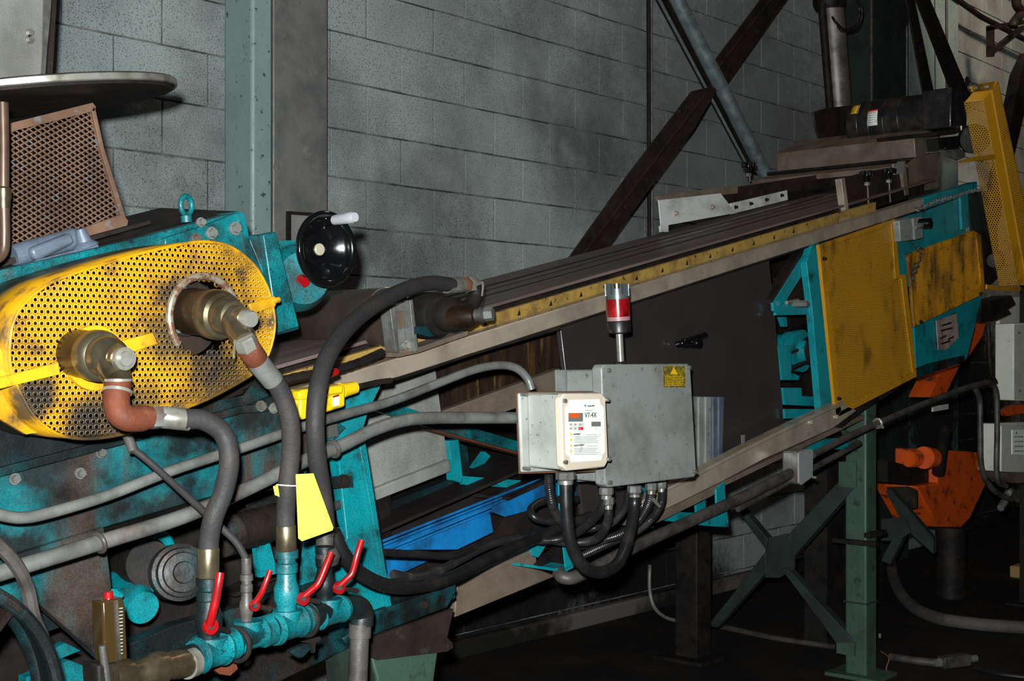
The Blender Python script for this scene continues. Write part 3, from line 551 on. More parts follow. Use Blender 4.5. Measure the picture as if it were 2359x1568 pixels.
# yellow mesh guards
def guard(name, outline, inner, Y, pitch, hr, label, m, bolts=()):
    g = T(name, label, 'guard', P(outline[-1][0], outline[-1][1], Y))
    pts = [P(x, y, Y) for x, y in outline]
    poly = [(p.x, p.z) for p in [P(x, y, Y) for x, y in inner]]
    s = B('mesh_sheet', perfo(poly, lambda u, v: (u, Y+.004, v), pitch, hr), m, g, solid=.0015)
    fr = MB(); n = len(outline); ip = [P(x, y, Y) for x, y in inner]
    for i in range(n):
        j = (i+1) % n; fr = MB().prism([pts[i], pts[j], ip[j], ip[i]], (0, .014, 0)); B('frame_bar', fr, m, g, bev=.001)
    for q in bolts: bolt(q, Y-.001, .008, g, dark)
    return g
g1 = guard('mesh_guard', [(1887, 564), (2063, 504), (2067, 556), (2073, 632), (2087, 632), (2101, 755), (2112, 867), (1927, 962)],
      [(1899, 569), (2053, 516), (2058, 562), (2063, 642), (2077, 642), (2090, 756), (2103, 858), (1938, 946)], 2.50, .0103, .0034,
      'large dusty yellow mesh guard bolted on the conveyor side', yellowr, ((1897, 596), (1931, 918)))
g2 = guard('mesh_guard', [(2091, 586), (2243, 531), (2259, 540), (2269, 664), (2261, 679), (2107, 752), (2099, 650)],
      [(2110, 592), (2238, 548), (2250, 550), (2260, 652), (2252, 664), (2115, 730), (2111, 650)], 2.50, .0103, .0034,
      'smaller soot-streaked yellow mesh guard next to the large one', yellowd, ((2120, 741), (2258, 676)))
# teal head section
cp('head_side_plate', [(2064, 500), (2127, 488), (2220, 452), (2224, 530), (2236, 548), (2118, 600), (2100, 660), (2072, 660)], 2.56, .012, tealc)
cp('head_lower_flange', [(2118, 585), (2218, 540), (2222, 553), (2120, 600)], 2.55, .02, teald)
cp('head_strap', [(2213, 452), (2230, 446), (2233, 520), (2222, 530), (2217, 528)], 2.545, .012, tealc)
cp('head_far_plate', [(2228, 446), (2292, 436), (2302, 600), (2262, 600), (2240, 540)], 2.62, .012, glegd)
cp('discharge_chute', [(2106, 750), (2262, 676), (2258, 700), (2228, 822), (2222, 830), (2113, 870)], 2.54, .03, tealc)
cp('chute_dirt_edge', [(2111, 848), (2140, 836), (2222, 818), (2224, 832), (2113, 870)], 2.536, .006, teald)
sp = cp('worn_sign', [(2157, 738), (2204, 722), (2208, 778), (2180, 806), (2162, 806)], 2.532, .004, mat('worn_grey_brown_sign', (150, 132, 122), .6, layers=[((96, 78, 70), 14, .46, .62, .8)]))
for k, (yy, x0, x1) in enumerate(((748, 2170, 2192), (760, 2168, 2194), (778, 2166, 2180), (780, 2184, 2198), (790, 2168, 2190))):
    B('worn_print', MB().plate([(x0, yy), (x1, yy-7), (x1, yy-3), (x0, yy+4)], 2.530, .002), darkr, cv)
cp('bearing_plate', [(2262, 540), (2286, 530), (2300, 640), (2276, 662), (2268, 640)], 2.55, .05, dark)
B('head_bearing', MB().lathe(P(2285, 600, 2.60), P(2290, 600, 2.50), [(0, .06), (.5, .06), (.6, .04), (1, .035)], 20), dark, cv)
cp('dark_guard_wing', [(2262, 700), (2330, 680), (2340, 700), (2322, 712), (2330, 722), (2290, 740), (2258, 742)], 2.6, .1, dark)
# hood over the head end
hy = 2.74
hd_ = T('stainless_hood', 'dusty stainless steel hood box lying across the conveyor head, small yellow sticker on top', 'hood', P(2110, 365, hy))
B('hood_box', MB().plate([(2106, 317), (2158, 286), (2166, 350), (2110, 362)], hy, .76), stain, hd_, bev=.004)
B('hinge_rod', MB().tube([P(2104, 366, hy), P(2104, 366, hy)+Vector((0, .80, 0))], .008, smooth=False), dark, hd_)
a = P(2118, 313, hy)+Vector((0, .28, .0)); b = P(2146, 297, hy)+Vector((0, .28, .0))
B('yellow_label', MB().prism([a+Vector((0, 0, .002)), b+Vector((0, 0, .002)), b+Vector((0, .10, .002)), a+Vector((0, .10, .002))], (-.001, 0, .002)), ylab, hd_)
B('handle_wire', MB().ptube([(2135, 351, 2.70), (2156, 350, 2.68), (2178, 341, 2.68), (2160, 336, 2.70)], .004, n=8), chrome, hd_)
hs = T('skirt_housing', 'brown-stained steel skirt housing standing on the belt below the stainless hood', 'housing', P(2110, 450, 2.66))
B('side_plate', MB().plate([(2112, 362), (2166, 350), (2162, 432), (2094, 447), (2090, 380)], 2.70, .01), stain, hs)
B('cross_plate', MB().prism([P(2085, 372, 2.72), P(2100, 372, 2.72), P(2100, 412, 2.72), P(2085, 412, 2.72)], (0, .70, 0)), dark, hs)
B('cross_skirt', MB().prism([P(2050, 384, 2.72), P(2085, 374, 2.72), P(2088, 384, 2.72), P(2052, 396, 2.72)], (0, .75, 0)), stain, hs)
B('near_board', MB().plate([(1945, 410), (1990, 397), (2076, 382), (2092, 386), (2094, 448), (1955, 492)], 2.66, .01), darkr, hs)
B('end_angle', MB().plate([(1938, 412), (1946, 409), (1958, 500), (1950, 503)], 2.63, .03), steel, hs, bev=.001)
B('end_angle_foot', MB().plate([(1934, 505), (1957, 499), (1958, 503), (1935, 509)], 2.60, .04), steel, hs)
B('corner_post', MB().plate([(2076, 372), (2086, 370), (2094, 448), (2086, 450)], 2.645, .02), stain, hs)
B('corner_plate', MB().plate([(2058, 378), (2082, 372), (2084, 398), (2062, 402)], 2.64, .008), sheet, hs)
B('rubber_flap', MB().plate([(1958, 470), (2090, 430), (2092, 448), (1960, 492)], 2.65, .012), beltd, hs)
def knob(x, y, y1, Y, par):
    k = bpy.data.objects.new('clamp_knob', None); COL.objects.link(k); k.parent = par; k.location = P(x, y1, Y)-wloc(par)
    p = P(x, y, Y); q = P(x+4, y1, Y)
    B('stem', MB().cyl(q, p, .005, 10), galvd, k)
    B('nut', MB().hexnut(p-Vector((0, 0, .045)), p-Vector((0, 0, .03)), .013), chrome, k)
    mb = MB().cyl(p-Vector((0, 0, .028)), p, .014, 16)
    for i in range(5):
        w = 2*pi*i/5+.4; mb.cyl(p+Vector((cos(w)*.024, sin(w)*.024, -.002)), p+Vector((cos(w)*.024, sin(w)*.024, .018)), .011, 10)
    mb.cyl(p, p+Vector((0, 0, .016)), .026, 20)
    B('star_grip', mb, black, k)
knob(1997, 404, 474, 2.64, hs)
knob(2047, 398, 466, 2.64, hs)
# far skirt boards
fk = T('skirt_board', 'far side skirt board with a bright aluminium end plate resting on the belt', 'skirt board', P(1600, 520, 3.08))
knob(1724, 384, 418, 3.12, fk)
B('end_plate', MB().plate([(1518, 461), (1660, 445), (1686, 478), (1685, 492), (1524, 521)], 3.06, .006), alu, fk)
B('end_plate_back', MB().plate([(1516, 452), (1580, 441), (1700, 428), (1700, 445), (1520, 463)], 3.075, .02), stain, fk)
B('foot_tab', MB().plate([(1522, 520), (1540, 518), (1540, 534), (1523, 534)], 3.07, .01), alu, fk)
B('board', MB().plate([(1655, 444), (1700, 430), (1937, 395), (1945, 430), (1815, 442), (1686, 474)], 3.10, .012), darkr, fk)
B('clamp_strip', MB().plate([(1685, 468), (1813, 438), (1815, 460), (1685, 493)], 3.08, .01), alu, fk)
for q in ((1694, 477), (1729, 469), (1765, 460), (1800, 450)): bolt(q, 3.079, .008, fk, dark)
for q in ((1556, 491), (1640, 477)): bolt(q, 3.059, .010, fk, steel)
B('skirt_back_wall', MB().plate([(1815, 440), (1945, 395), (2000, 380), (2000, 440), (1940, 470), (1815, 470)], 3.12, .012), dark, fk)
# black electric motor
mt = T('electric_motor', 'black electric motor with yellow sticker and white data label behind the hood', 'motor', P(2190, 330, 2.65))
mc = P(2196, 262, 2.66)
B('motor_body', MB().lathe(mc+Vector((0, .55, 0)), mc, [(0, .06), (.03, .10), (.06, .118), (.16, .118), (.17, .108), (.20, .108), (.21, .116), (.82, .116), (.85, .10), (1, .10)], 40), blackm, mt)
B('terminal_box', MB().box((mc.x-.14, mc.y-.05, mc.z-.09), (mc.x+.05, mc.y+.10, mc.z+.105)), blackm, mt, bev=.008)
for dy in (.24, .32, .40, .46): B('body_rib', MB().torus(mc+Vector((0, dy, 0)), (0, 1, 0), .116, .004, 36, 8), blackm, mt)
def onmotor(ang, y, w, h):               # patch wrapped on the motor's cylinder
    pts = []; R = .1185
    mb = MB(); vs = []; n = 5
    for i in range(n+1):
        a_ = ang+(i/n-.5)*h/R
        vs += [mc+Vector((-cos(a_)*R, y, sin(a_)*R)), mc+Vector((-cos(a_)*R, y+w, sin(a_)*R))]
    return mb.add(vs, [[2*i, 2*i+1, 2*i+3, 2*i+2] for i in range(n)])
B('yellow_sticker', onmotor(.62, .455, .04, .06), ylab, mt, solid=.0012)
B('data_label', onmotor(.05, .345, .055, .075), white, mt, solid=.0012)
B('data_label_band', onmotor(.40, .345, .055, .008), redi, mt, solid=.0016)
for i in range(5): B('data_label_print', onmotor(.28-i*.10, .352, .04, .003), inkl, mt, solid=.0016)
B('mount_plate', MB().plate([(2155, 303), (2258, 291), (2262, 300), (2158, 312)], 2.60, .30), dark, mt)
B('slide_base', MB().plate([(2160, 318), (2250, 308), (2252, 342), (2165, 350)], 2.68, .16), dark, mt)
B('bright_bracket', MB().plate([(2168, 347), (2224, 341), (2224, 362), (2208, 369), (2176, 358)], 2.60, .01), chrome, mt)
B('adjust_bolt', MB().cyl(P(2214, 290, 2.60), P(2216, 345, 2.60), .007, 10).hexnut(P(2217, 336, 2.60), P(2217, 344, 2.60), .016), chrome, mt)
# tall belt guard
bg = T('belt_guard', 'tall yellow perforated belt guard leaning at the far right end of the conveyor', 'guard', P(2330, 660, 2.42))
A0, A1 = P(2266, 228, 2.40), P(2346, 657, 2.40); gw = Vector((0, .095, 0))
L_ = (A1-A0).length; dv = (A1-A0)/L_
B('perforated_side', perfo([(0, 0), (.095, 0), (.095, L_), (0, L_)], lambda u, v: A0+dv*v+Vector((.0, u, 0)), .0125, .0042), yellowr, bg, solid=.0015)
n0, n1 = P(2284, 207, 2.38), P(2366, 657, 2.38)
B('corner_fold', MB().prism([A0, A1, n1, n0], (0, .006, 0)), yellowr, bg, bev=.001)
r0, r1 = P(2298, 187, 2.38), P(2398, 657, 2.38); L2 = (n1-n0).length; w2 = (r0-n0).dot(Vector((1, 0, 0)))
def fm(u, v):
    t_ = v/L2; a_ = n0.lerp(n1, t_); b_ = r0.lerp(r1, t_); return a_.lerp(b_, u/.22)
B('perforated_front', perfo([(0, 0), (.22, 0), (.22, L2), (0, L2)], fm, .0125, .0040), yellowr, bg, solid=.0015)
B('edge_flange', MB().prism([r0, r1, r1+Vector((.02, 0, 0)), r0+Vector((.012, 0, 0))], (0, .07, 0)), yellowr, bg)
B('fold_ridge', MB().tube([n0, n1], .006, smooth=False, n=8), yellowr, bg)
B('sloped_top', MB().prism([P(2225, 232, 2.47), P(2266, 228, 2.40), P(2284, 207, 2.38), P(2244, 210, 2.44)], (0, .0, -.006)), yellowr, bg)
B('top_flange', MB().plate([(2240, 198), (2292, 187), (2284, 208), (2242, 211)], 2.385, .01), yellowr, bg)
for q in ((2247, 203), (2272, 200)): bolt(q, 2.384, .010, bg, chrome)
B('cross_strap', MB().plate([(2211, 371), (2240, 362), (2292, 355), (2293, 366), (2215, 375)], 2.39, .008), yellowr, bg)
B('bottom_strap', MB().plate([(2274, 655), (2290, 658), (2352, 660), (2352, 671), (2290, 668), (2274, 665)], 2.39, .008), yellowr, bg)
B('pulley_disc', MB().lathe(P(2240, 320, 2.56), P(2247, 320, 2.50), [(0, .07), (1, .07)], 24), dark, bg)
# disconnect switch and chains
ds = T('switch_box', 'small grey switch box with a chrome lever on the teal head frame', 'switch', P(2095, 560, 2.50))
B('switch_housing', MB().plate([(2072, 508), (2108, 500), (2110, 552), (2076, 556)], 2.47, .08), greyb, ds, bev=.003)
B('switch_cover', MB().plate([(2104, 503), (2124, 498), (2127, 548), (2108, 552)], 2.462, .03), greyb, ds, bev=.003)
B('switch_lever', MB().cyl(P(2108, 524, 2.45), P(2124, 519, 2.44), .010, 12), chrome, ds)
B('lever_boss', MB().cyl(P(2119, 515, 2.46), P(2119, 515, 2.44), .022, 16), black, ds)
def chain(pts, r, label, m=chrome):
    c = T('chain', label, 'chain', pts[0]); n = 0
    for a, b in zip(pts, pts[1:]):
        k = max(1, int((b-a).length/(r*2.6)))
        for i in range(k):
            p = a.lerp(b, (i+.5)/k); ax = (b-a).orthogonal() if n % 2 else (b-a).cross((b-a).orthogonal())
            B('link', MB().torus(p, ax, r, r*.32, 14, 6), m, c); n += 1
chain([P(*q) for q in ((2104, 562, 2.46), (2122, 578, 2.46), (2120, 598, 2.46), (2108, 615, 2.46), (2102, 648, 2.46))], .011, 'steel chain hanging from the grey switch box over the yellow guard', galvd)
chain([P(*q) for q in ((2110, 484, 2.53), (2160, 462, 2.53), (2200, 452, 2.53), (2235, 440, 2.53), (2268, 436, 2.53))], .012, 'steel chain draped along the teal head rail', galv)
# ============================================================ LOWER CONDUITS AND BOX
def con(n, px, r, m, label, **k): return B(n, MB().ptube(px, r, **k), m, label=label, cat='conduit')
con('conduit', [(1286, 1318, 2.5), (1300, 1330, 2.47), (1340, 1322, 2.45), (1480, 1250, 2.44), (1608, 1192, 2.44), (1708, 1146, 2.44), (1822, 1090, 2.44)], .020, galvd, 'thick grimy conduit sloping under the lower rail to the small round-cornered box')
con('conduit', [(1700, 1172, 2.47), (1822, 1106, 2.47), (1980, 1020, 2.47)], .012, galvd, 'thin dark conduit running just below the small round-cornered box')
con('conduit', [(1872, 1048, 2.44), (1949, 1008, 2.44), (2024, 974, 2.44), (2100, 941, 2.44), (2200, 902, 2.44), (2258, 884, 2.44), (2282, 882, 2.44), (2295, 905, 2.44), (2297, 990, 2.44), (2297, 1100, 2.44), (2318, 1120, 2.44)], .013, galvd, 'conduit rising right across the green leg and bending down beside the electrical box')
con('conduit', [(2246, 892, 2.5), (2257, 925, 2.5), (2258, 1000, 2.5), (2262, 1080, 2.5), (2290, 1130, 2.5), (2330, 1150, 2.5)], .014, galvd, 'darker vertical conduit, left of two beside the orange hopper')
B('conduit_clamp', MB().torus(P(2022, 975, 2.44), (P(2100, 941, 2.44)-P(1949, 1008, 2.44)), .018, .006, 16, 8).cyl(P(2022, 982, 2.43), P(2034, 984, 2.40), .006, 8), chrome, label='bright conduit clamp at the edge of the green leg', cat='clamp')
B('thin_black_rod', MB().ptube([(2276, 745, 2.48), (2282, 850, 2.48), (2294, 880, 2.48)], .010), dark, label='thin dark rod hanging down behind the conduit bend', cat='rod')
jb = T('conduit_box', 'small round-cornered grey conduit box hanging under the lower rail', 'junction box', P(1845, 1117, 2.45))
B('box_body', MB().plate([(1843, 1040), (1870, 1034), (1874, 1042), (1873, 1095), (1868, 1106), (1846, 1117), (1841, 1110)], 2.40, .075), galv, jb, bev=.008)
B('box_cover', MB().plate([(1840, 1044), (1846, 1038), (1871, 1033), (1874, 1040), (1873, 1098), (1847, 1117), (1841, 1112)], 2.393, .008), greyb, jb, bev=.002)
B('cover_screw', MB().cyl(P(1872, 1099, 2.392), P(1872, 1099, 2.385), .005, 8), chrome, jb)
# ============================================================ CONTROL BOXES AND BEACON
cb = T('control_box', 'large grey metal control enclosure with a small dark yellow label at its top right corner', 'control box', P(1495, 1110, 2.2))
B('enclosure', MB().plate([(1400, 852), (1584, 852), (1594, 1092), (1404, 1112)], 2.20, .15), greyb, cb, bev=.006)
B('lid', MB().plate([(1386, 848), (1392, 839), (1584, 837), (1591, 843), (1605, 1090), (1600, 1099), (1402, 1122), (1394, 1116)], 2.165, .035), greyb, cb, bev=.004)
B('mount_plate', MB().plate([(1283, 852), (1500, 848), (1500, 1105), (1292, 1110)], 2.35, .008), greyb, cb)
B('teal_backplate', MB().plate([(1283, 850), (1294, 850), (1294, 930), (1286, 930)], 2.365, .01), tealc, cb) if 0 else None
B('warning_label', MB().plate([(1528, 843), (1578, 843), (1579, 892), (1529, 892)], 2.1635, .002), mat('dark_yellow_label', (92, 78, 26), .5, layers=[((176, 146, 30), 120, .5, .6, .6)]), cb)
for k in range(6): B('label_line', MB().plate([(1533, 866+k*4), (1574, 866+k*4), (1574, 867.3+k*4), (1533, 867.3+k*4)], 2.1625, .001), ylab, cb)
B('label_triangle', MB().plate([(1553, 846), (1562, 862), (1544, 862)], 2.1625, .001), ylab, cb)
for q in ((1390+9, 853), (1583, 846), (1597, 1086), (1402, 1111)): B('lid_screw', MB().cyl(P(q[0], q[1], 2.166), P(q[0], q[1], 2.160), .006, 12), galv, cb)
be = T('warning_beacon', 'red lens warning beacon with finned grey top on a bright pole above the grey enclosure', 'beacon', P(1430, 836, 2.24))
def bpt(y): return P(1421+(y-660)*.052, y, 2.24)
B('pole', MB().cyl(bpt(836), bpt(760), .0105, 20), chrome, be)
B('pole_nut', MB().hexnut(bpt(838), bpt(832), .02), dark, be)
B('base', MB().lathe(bpt(768), bpt(738), [(0, .026), (.1, .034), (.9, .034), (1, .032)], 32), blackm, be, bev=.001)
B('lens_ring', MB().lathe(bpt(738), bpt(729), [(0, .0335), (1, .0335)], 32), mat('pink_grey_ring', (150, 110, 112), .4), be)
B('lens', MB().lathe(bpt(729), bpt(688), [(0, .034), (.5, .0345), (1, .0335)], 32), redl, be)
B('cap', MB().lathe(bpt(689), bpt(678), [(0, .0335), (1, .0325)], 32), mat('grey_beacon_cap', (92, 98, 98), .3, .5), be)
fmb = bpy.data.materials['grey_beacon_cap']
B('cap_core', MB().lathe(bpt(682), bpt(664), [(0, .024), (1, .022)], 28), fmb, be)
p0, p1 = bpt(682), bpt(654)
for i in range(20):
    w = 2*pi*i/20; e = Vector((cos(w), sin(w), 0)); s_ = Vector((-sin(w), cos(w), 0))
    B('fin', MB().prism([p0+e*.020+s_*.0017, p0+e*.0335+s_*.0017, p0+e*.0335-s_*.0017, p0+e*.020-s_*.0017], p1-p0), fmb, be)
DY = 2.05
db = T('drive_box', 'pale grey inverter drive box with white control label, in front of the grey enclosure', 'control box', P(1340, 1085, 2.1))
B('copper_backplate', MB().plate([(1191, 902), (1380, 900), (1380, 1086), (1199, 1091)], DY+.145, .006), copper, db)
B('case', MB().plate([(1290, 908), (1394, 908), (1397, 1076), (1294, 1082)], DY+.02, .11), ltg2, db, bev=.006)
B('rear_flange', MB().plate([(1197, 905), (1380, 903), (1380, 1080), (1204, 1088)], DY+.128, .012), ltg2, db, bev=.005)
B('front_cover', MB().plate([(1292, 918), (1300, 906), (1386, 904), (1396, 914), (1402, 1060), (1394, 1076), (1306, 1084), (1297, 1074)], DY, .022), mat('beige_cover', (206, 190, 172), .35), db, bev=.004)
B('face_label', MB().plate([(1303, 938), (1311, 932), (1313, 921), (1381, 919), (1383, 930), (1391, 938), (1394, 1040), (1388, 1048), (1385, 1060), (1318, 1064), (1314, 1052), (1305, 1046)], DY-.0015, .002), white, db)
fy = DY-.003
def strip(n, x0, y0, x1, y1, m, th=.001): return B(n, MB().plate([(x0, y0), (x1, y0-(x1-x0)*.01), (x1, y1-(x1-x0)*.01), (x0, y1)], fy, th), m, db)
strip('display_bezel', 1310, 951, 1343, 971, grl); B('display', MB().plate([(1312, 952), (1334, 952), (1334, 962), (1312, 962)], fy-.0008, .0006), orr, db)
for j, yy in enumerate((974, 983)):
    for i, xx in enumerate((1312, 1322, 1333)):
        m_ = redi if (i, j) == (2, 1) else ltgrey
        B('key', MB().plate([(xx, yy), (xx+(11 if i == 2 else 7), yy), (xx+(11 if i == 2 else 7), yy+7), (xx, yy+7)], fy, .001), m_, db)
        B('key_mark', MB().plate([(xx+2, yy+3), (xx+5, yy+3), (xx+5, yy+4.2), (xx+2, yy+4.2)], fy-.0004, .0004), white if m_ is redi else ink, db)
strip('rating_plate', 1363, 971, 1384, 982, grl)
text('model_lettering', 'V7-4X', .0185, P(1347, 962, fy), (1, 0, 0), UP, ink, db)
text('maker_lettering', 'YASKAWA', .0062, P(1353, 937, fy), (1, 0, 0), UP, ink, db)
B('maker_mark', MB().plate([(1346, 932), (1351, 932), (1348.5, 938)], fy, .0005), mat('blue_print', (40, 130, 180), .5), db)
B('model_line', MB().plate([(1348, 944.5), (1364, 944.3), (1364, 945.6), (1348, 945.8)], fy, .0005), inkl, db)
text('warning_lettering', 'WARNING', .0058, P(1321, 1002, fy), (1, 0, 0), UP, ink, db)
text('warning_lettering', 'AVERTISSEMENT', .0058, P(1322, 1028, fy), (1, 0, 0), UP, ink, db)
for yy in (1000, 1013, 1026, 1039): B('warning_triangle', MB().plate([(1315.5, yy-5), (1318.5, yy+2), (1312.5, yy+2)], fy, .0005), amber, db)
for yy in (1005, 1008.5, 1012, 1015.5, 1019, 1032, 1035.5, 1039, 1042.5, 1046): B('small_print', MB().plate([(1323, yy), (1372+(yy*7 % 9), yy-.6), (1372+(yy*7 % 9), yy+.5), (1323, yy+1.1)], fy, .0004), inkl, db)
for yy in (1001, 1027): B('small_print', MB().plate([(1352, yy-.6), (1376, yy-.8), (1376, yy+.3), (1352, yy+.5)], fy, .0004), inkl, db)
for q in ((1296, 923), (1394, 920), (1298, 1064), (1397, 1057)):
    B('cover_screw', MB().cyl(P(q[0], q[1], DY+.004), P(q[0], q[1], DY-.003), .0055, 16), chrome, db)
for q in ((1201, 908), (1206, 1078)):
    B('flange_screw', MB().cyl(P(q[0], q[1], DY+.128), P(q[0], q[1], DY+.115), .005, 12), chrome, db)
# ============================================================ CABLES BELOW THE BOXES
def gland(x, y, Y, r, par):
    p = P(x, y, Y); g = bpy.data.objects.new('cable_gland', None); COL.objects.link(g); g.parent = par; g.location = p-wloc(par)
    B('gland_nut', MB().lathe(p, p-Vector((0, 0, .022)), [(0, r), (.15, r*1.12), (.85, r*1.12), (1, r*.95)], 8), galv, g)
    B('gland_collar', MB().cyl(p-Vector((0, 0, .022)), p-Vector((0, 0, .032)), r*.85, 16), chrome, g)
    return g
gland(1303, 1086, 2.12, .023, db)
gland(1397, 1122, 2.2, .018, cb)
gland(1401, 1145, 2.2, .015, cb)
gland(1462, 1118, 2.2, .019, cb)
gland(1500, 1112, 2.25, .016, cb)
gland(1524, 1108, 2.3, .014, cb)
def cab(px, r, m, label, **k): return B('cable', MB().ptube(px, r, **k), m, label=label, cat='cable')
cab([(1303, 1100, 2.12), (1305, 1180, 2.12), (1316, 1255, 2.12), (1345, 1305, 2.12), (1385, 1318, 2.13), (1425, 1295, 2.15), (1450, 1230, 2.18), (1461, 1170, 2.2), (1462, 1130, 2.2)], .0165, cable, 'thick black cable looping from the drive box round to the bright middle gland', n=16)
cab([(1264, 1078, 2.3), (1266, 1130, 2.3), (1275, 1170, 2.3), (1292, 1200, 2.32), (1320, 1230, 2.4)], .012, flexm, 'black ribbed conduit dropping behind the drive box', ribs=.006)
cab([(1397, 1140, 2.2), (1385, 1175, 2.22), (1350, 1212, 2.3), (1310, 1235, 2.38), (1260, 1245, 2.42), (1180, 1240, 2.45), (1110, 1262, 2.45), (1020, 1310, 2.42), (960, 1330, 2.40), (905, 1322, 2.38)], .011, flexm, 'black ribbed conduit from the left gland sagging along the tray', ribs=.006)
cab([(1401, 1160, 2.2), (1400, 1200, 2.22), (1375, 1240, 2.3), (1320, 1250, 2.38), (1260, 1242, 2.44)], .012, flexm, 'black ribbed conduit hanging from the lower left gland', ribs=.006)
cab([(1447, 1132, 2.24), (1440, 1170, 2.26), (1410, 1205, 2.3), (1370, 1216, 2.36), (1330, 1222, 2.40)], .010, flexm, 'black ribbed conduit just left of the middle gland', ribs=.006)
cab([(1500, 1126, 2.25), (1494, 1160, 2.26), (1470, 1200, 2.3), (1430, 1230, 2.35), (1370, 1248, 2.42), (1310, 1262, 2.45)], .013, flexm, 'black ribbed conduit curving left from the right-hand gland', ribs=.006)
cab([(1526, 1120, 2.3), (1522, 1160, 2.3), (1500, 1195, 2.32), (1462, 1225, 2.36), (1400, 1252, 2.42), (1330, 1285, 2.47)], .012, flexm, 'outermost ribbed conduit from the rearmost gland', ribs=.006)
cab([(768, 1225, 2.12), (790, 1275, 2.12), (830, 1320, 2.15), (890, 1348, 2.18), (960, 1350, 2.22), (1040, 1330, 2.28), (1130, 1285, 2.35), (1220, 1245, 2.42), (1300, 1212, 2.45), (1360, 1190, 2.45)], .0165, cable, 'long thick black cable sagging from the valves to the control boxes, front of the bundle', n=16)
cab([(880, 1272, 2.40), (960, 1276, 2.42), (1040, 1280, 2.42), (1100, 1262, 2.45), (1200, 1236, 2.48), (1290, 1216, 2.5)], .010, cable, 'black cable lying straight across the blue tray end')
cab([(1330, 1150, 2.5), (1260, 1152, 2.5), (1225, 1170, 2.5), (1232, 1192, 2.48), (1270, 1200, 2.46), (1300, 1192, 2.46)], .012, cable, 'black cable curled into a small loop left of the hanging conduits')
B('cable_flag', MB().plate([(1500, 1150), (1507, 1146), (1524, 1166), (1520, 1170)], 2.22, .003), chrome, label='small shiny metal tag on the right-hand black conduit', cat='tag')
# ============================================================ LEFT MACHINE (roll press)
MY = 2.34
lm = T('roll_machine', 'large grimy teal roll machine with bolted side frame filling the lower left', 'machine', (1.5, 2.6, 0))
def lp(n, pts, Y, th, m, **k): return B(n, MB().plate(pts, Y, th), m, lm, **k)
lp('upper_side_plate', [(-90, 1012), (0, 985), (300, 930), (590, 862), (640, 880), (640, 905), (560, 940), (330, 1008), (-90, 1110)], MY, .05, teald, bev=.004)
lp('side_beam', [(-90, 1090), (240, 1020), (560, 935), (640, 905), (760, 960), (800, 985), (700, 1085), (640, 1100), (245, 1214), (-90, 1312)], MY+.012, .05, tealr, bev=.004)
lp('beam_flange', [(-90, 1100), (560, 934), (760, 925), (760, 936), (560, 952), (-90, 1122)], MY-.012, .03, teald, bev=.002)
lp('beam_flange', [(250, 1228), (480, 1158), (640, 1108), (640, 1122), (480, 1176), (255, 1246)], MY-.002, .05, dark)
lp('lower_side_plate', [(-90, 1320), (60, 1270), (240, 1212), (258, 1350), (240, 1420), (245, 1530), (180, 1470), (92, 1392), (-90, 1440)], MY+.004, .03, tealr, bev=.003)
lp('frame_post', [(640, 1080), (760, 930), (880, 884), (848, 950), (838, 985), (846, 1040), (870, 1190), (903, 1400), (840, 1432), (760, 1450), (752, 1300), (800, 1240), (790, 1150), (780, 1060), (716, 1064), (705, 1090)], MY+.02, .012, tealn, bev=.002)
lp('post_flange', [(836, 985), (846, 1040), (870, 1190), (903, 1400), (893, 1404), (858, 1190), (824, 1000)], MY+.008, .04, tealn, bev=.001)
lp('inner_upright', [(776, 1060), (800, 1060), (830, 1240), (812, 1250), (795, 1200)], MY+.03, .03, tealn, bev=.002)
lp('lower_beam', [(250, 1502), (400, 1440), (560, 1396), (760, 1330), (850, 1330), (1050, 1344), (1050, 1378), (1000, 1402), (860, 1450), (790, 1500), (640, 1572), (560, 1640), (240, 1640)], MY+.03, .04, teald, bev=.003)
lp('cross_plate', [(715, 1215), (790, 1215), (900, 1330), (905, 1410), (760, 1460), (560, 1520), (560, 1400), (700, 1340)], MY+.045, .02, tealn)
lp('lower_flange', [(870, 1408), (1050, 1344), (1052, 1362), (1030, 1400), (800, 1485), (790, 1470)], MY-.0, .07, teald, bev=.003)
for q in ((976, 1392), (1015, 1380)): bolt(q, MY-.001, .010, lm, dark)
lp('foot_plate', [(820, 1480), (1045, 1402), (1030, 1468), (1042, 1480), (1044, 1492), (1030, 1500), (870, 1520), (830, 1500)], MY+.01, .012, darkr)
lp('foot_column', [(852, 1500), (1012, 1480), (998, 1580), (1000, 1750), (880, 1750), (870, 1560)], MY+.02, .06, gleg, bev=.004)
lp('foot_block', [(780, 1505), (850, 1470), (880, 1600), (880, 1750), (800, 1750)], MY+.03, .05, glegd)
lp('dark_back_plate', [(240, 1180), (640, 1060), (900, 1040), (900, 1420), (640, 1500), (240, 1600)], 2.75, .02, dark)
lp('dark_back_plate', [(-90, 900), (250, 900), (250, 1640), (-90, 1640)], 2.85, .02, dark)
lp('stub_strap', [(578, 1164), (620, 1150), (630, 1190), (640, 1230), (596, 1226)], 2.46, .02, teald)
lp('lever_arm', [(590, 1240), (618, 1236), (640, 1320), (600, 1330)], 2.44, .02, tealn)
for q in ((231, 1042), (33, 1103), (184, 1090)): bolt(q, MY-.001, .011, lm, galv)
for q in ((600, 935), (630, 940)): bolt(q, MY-.012, .012, lm, chrome)
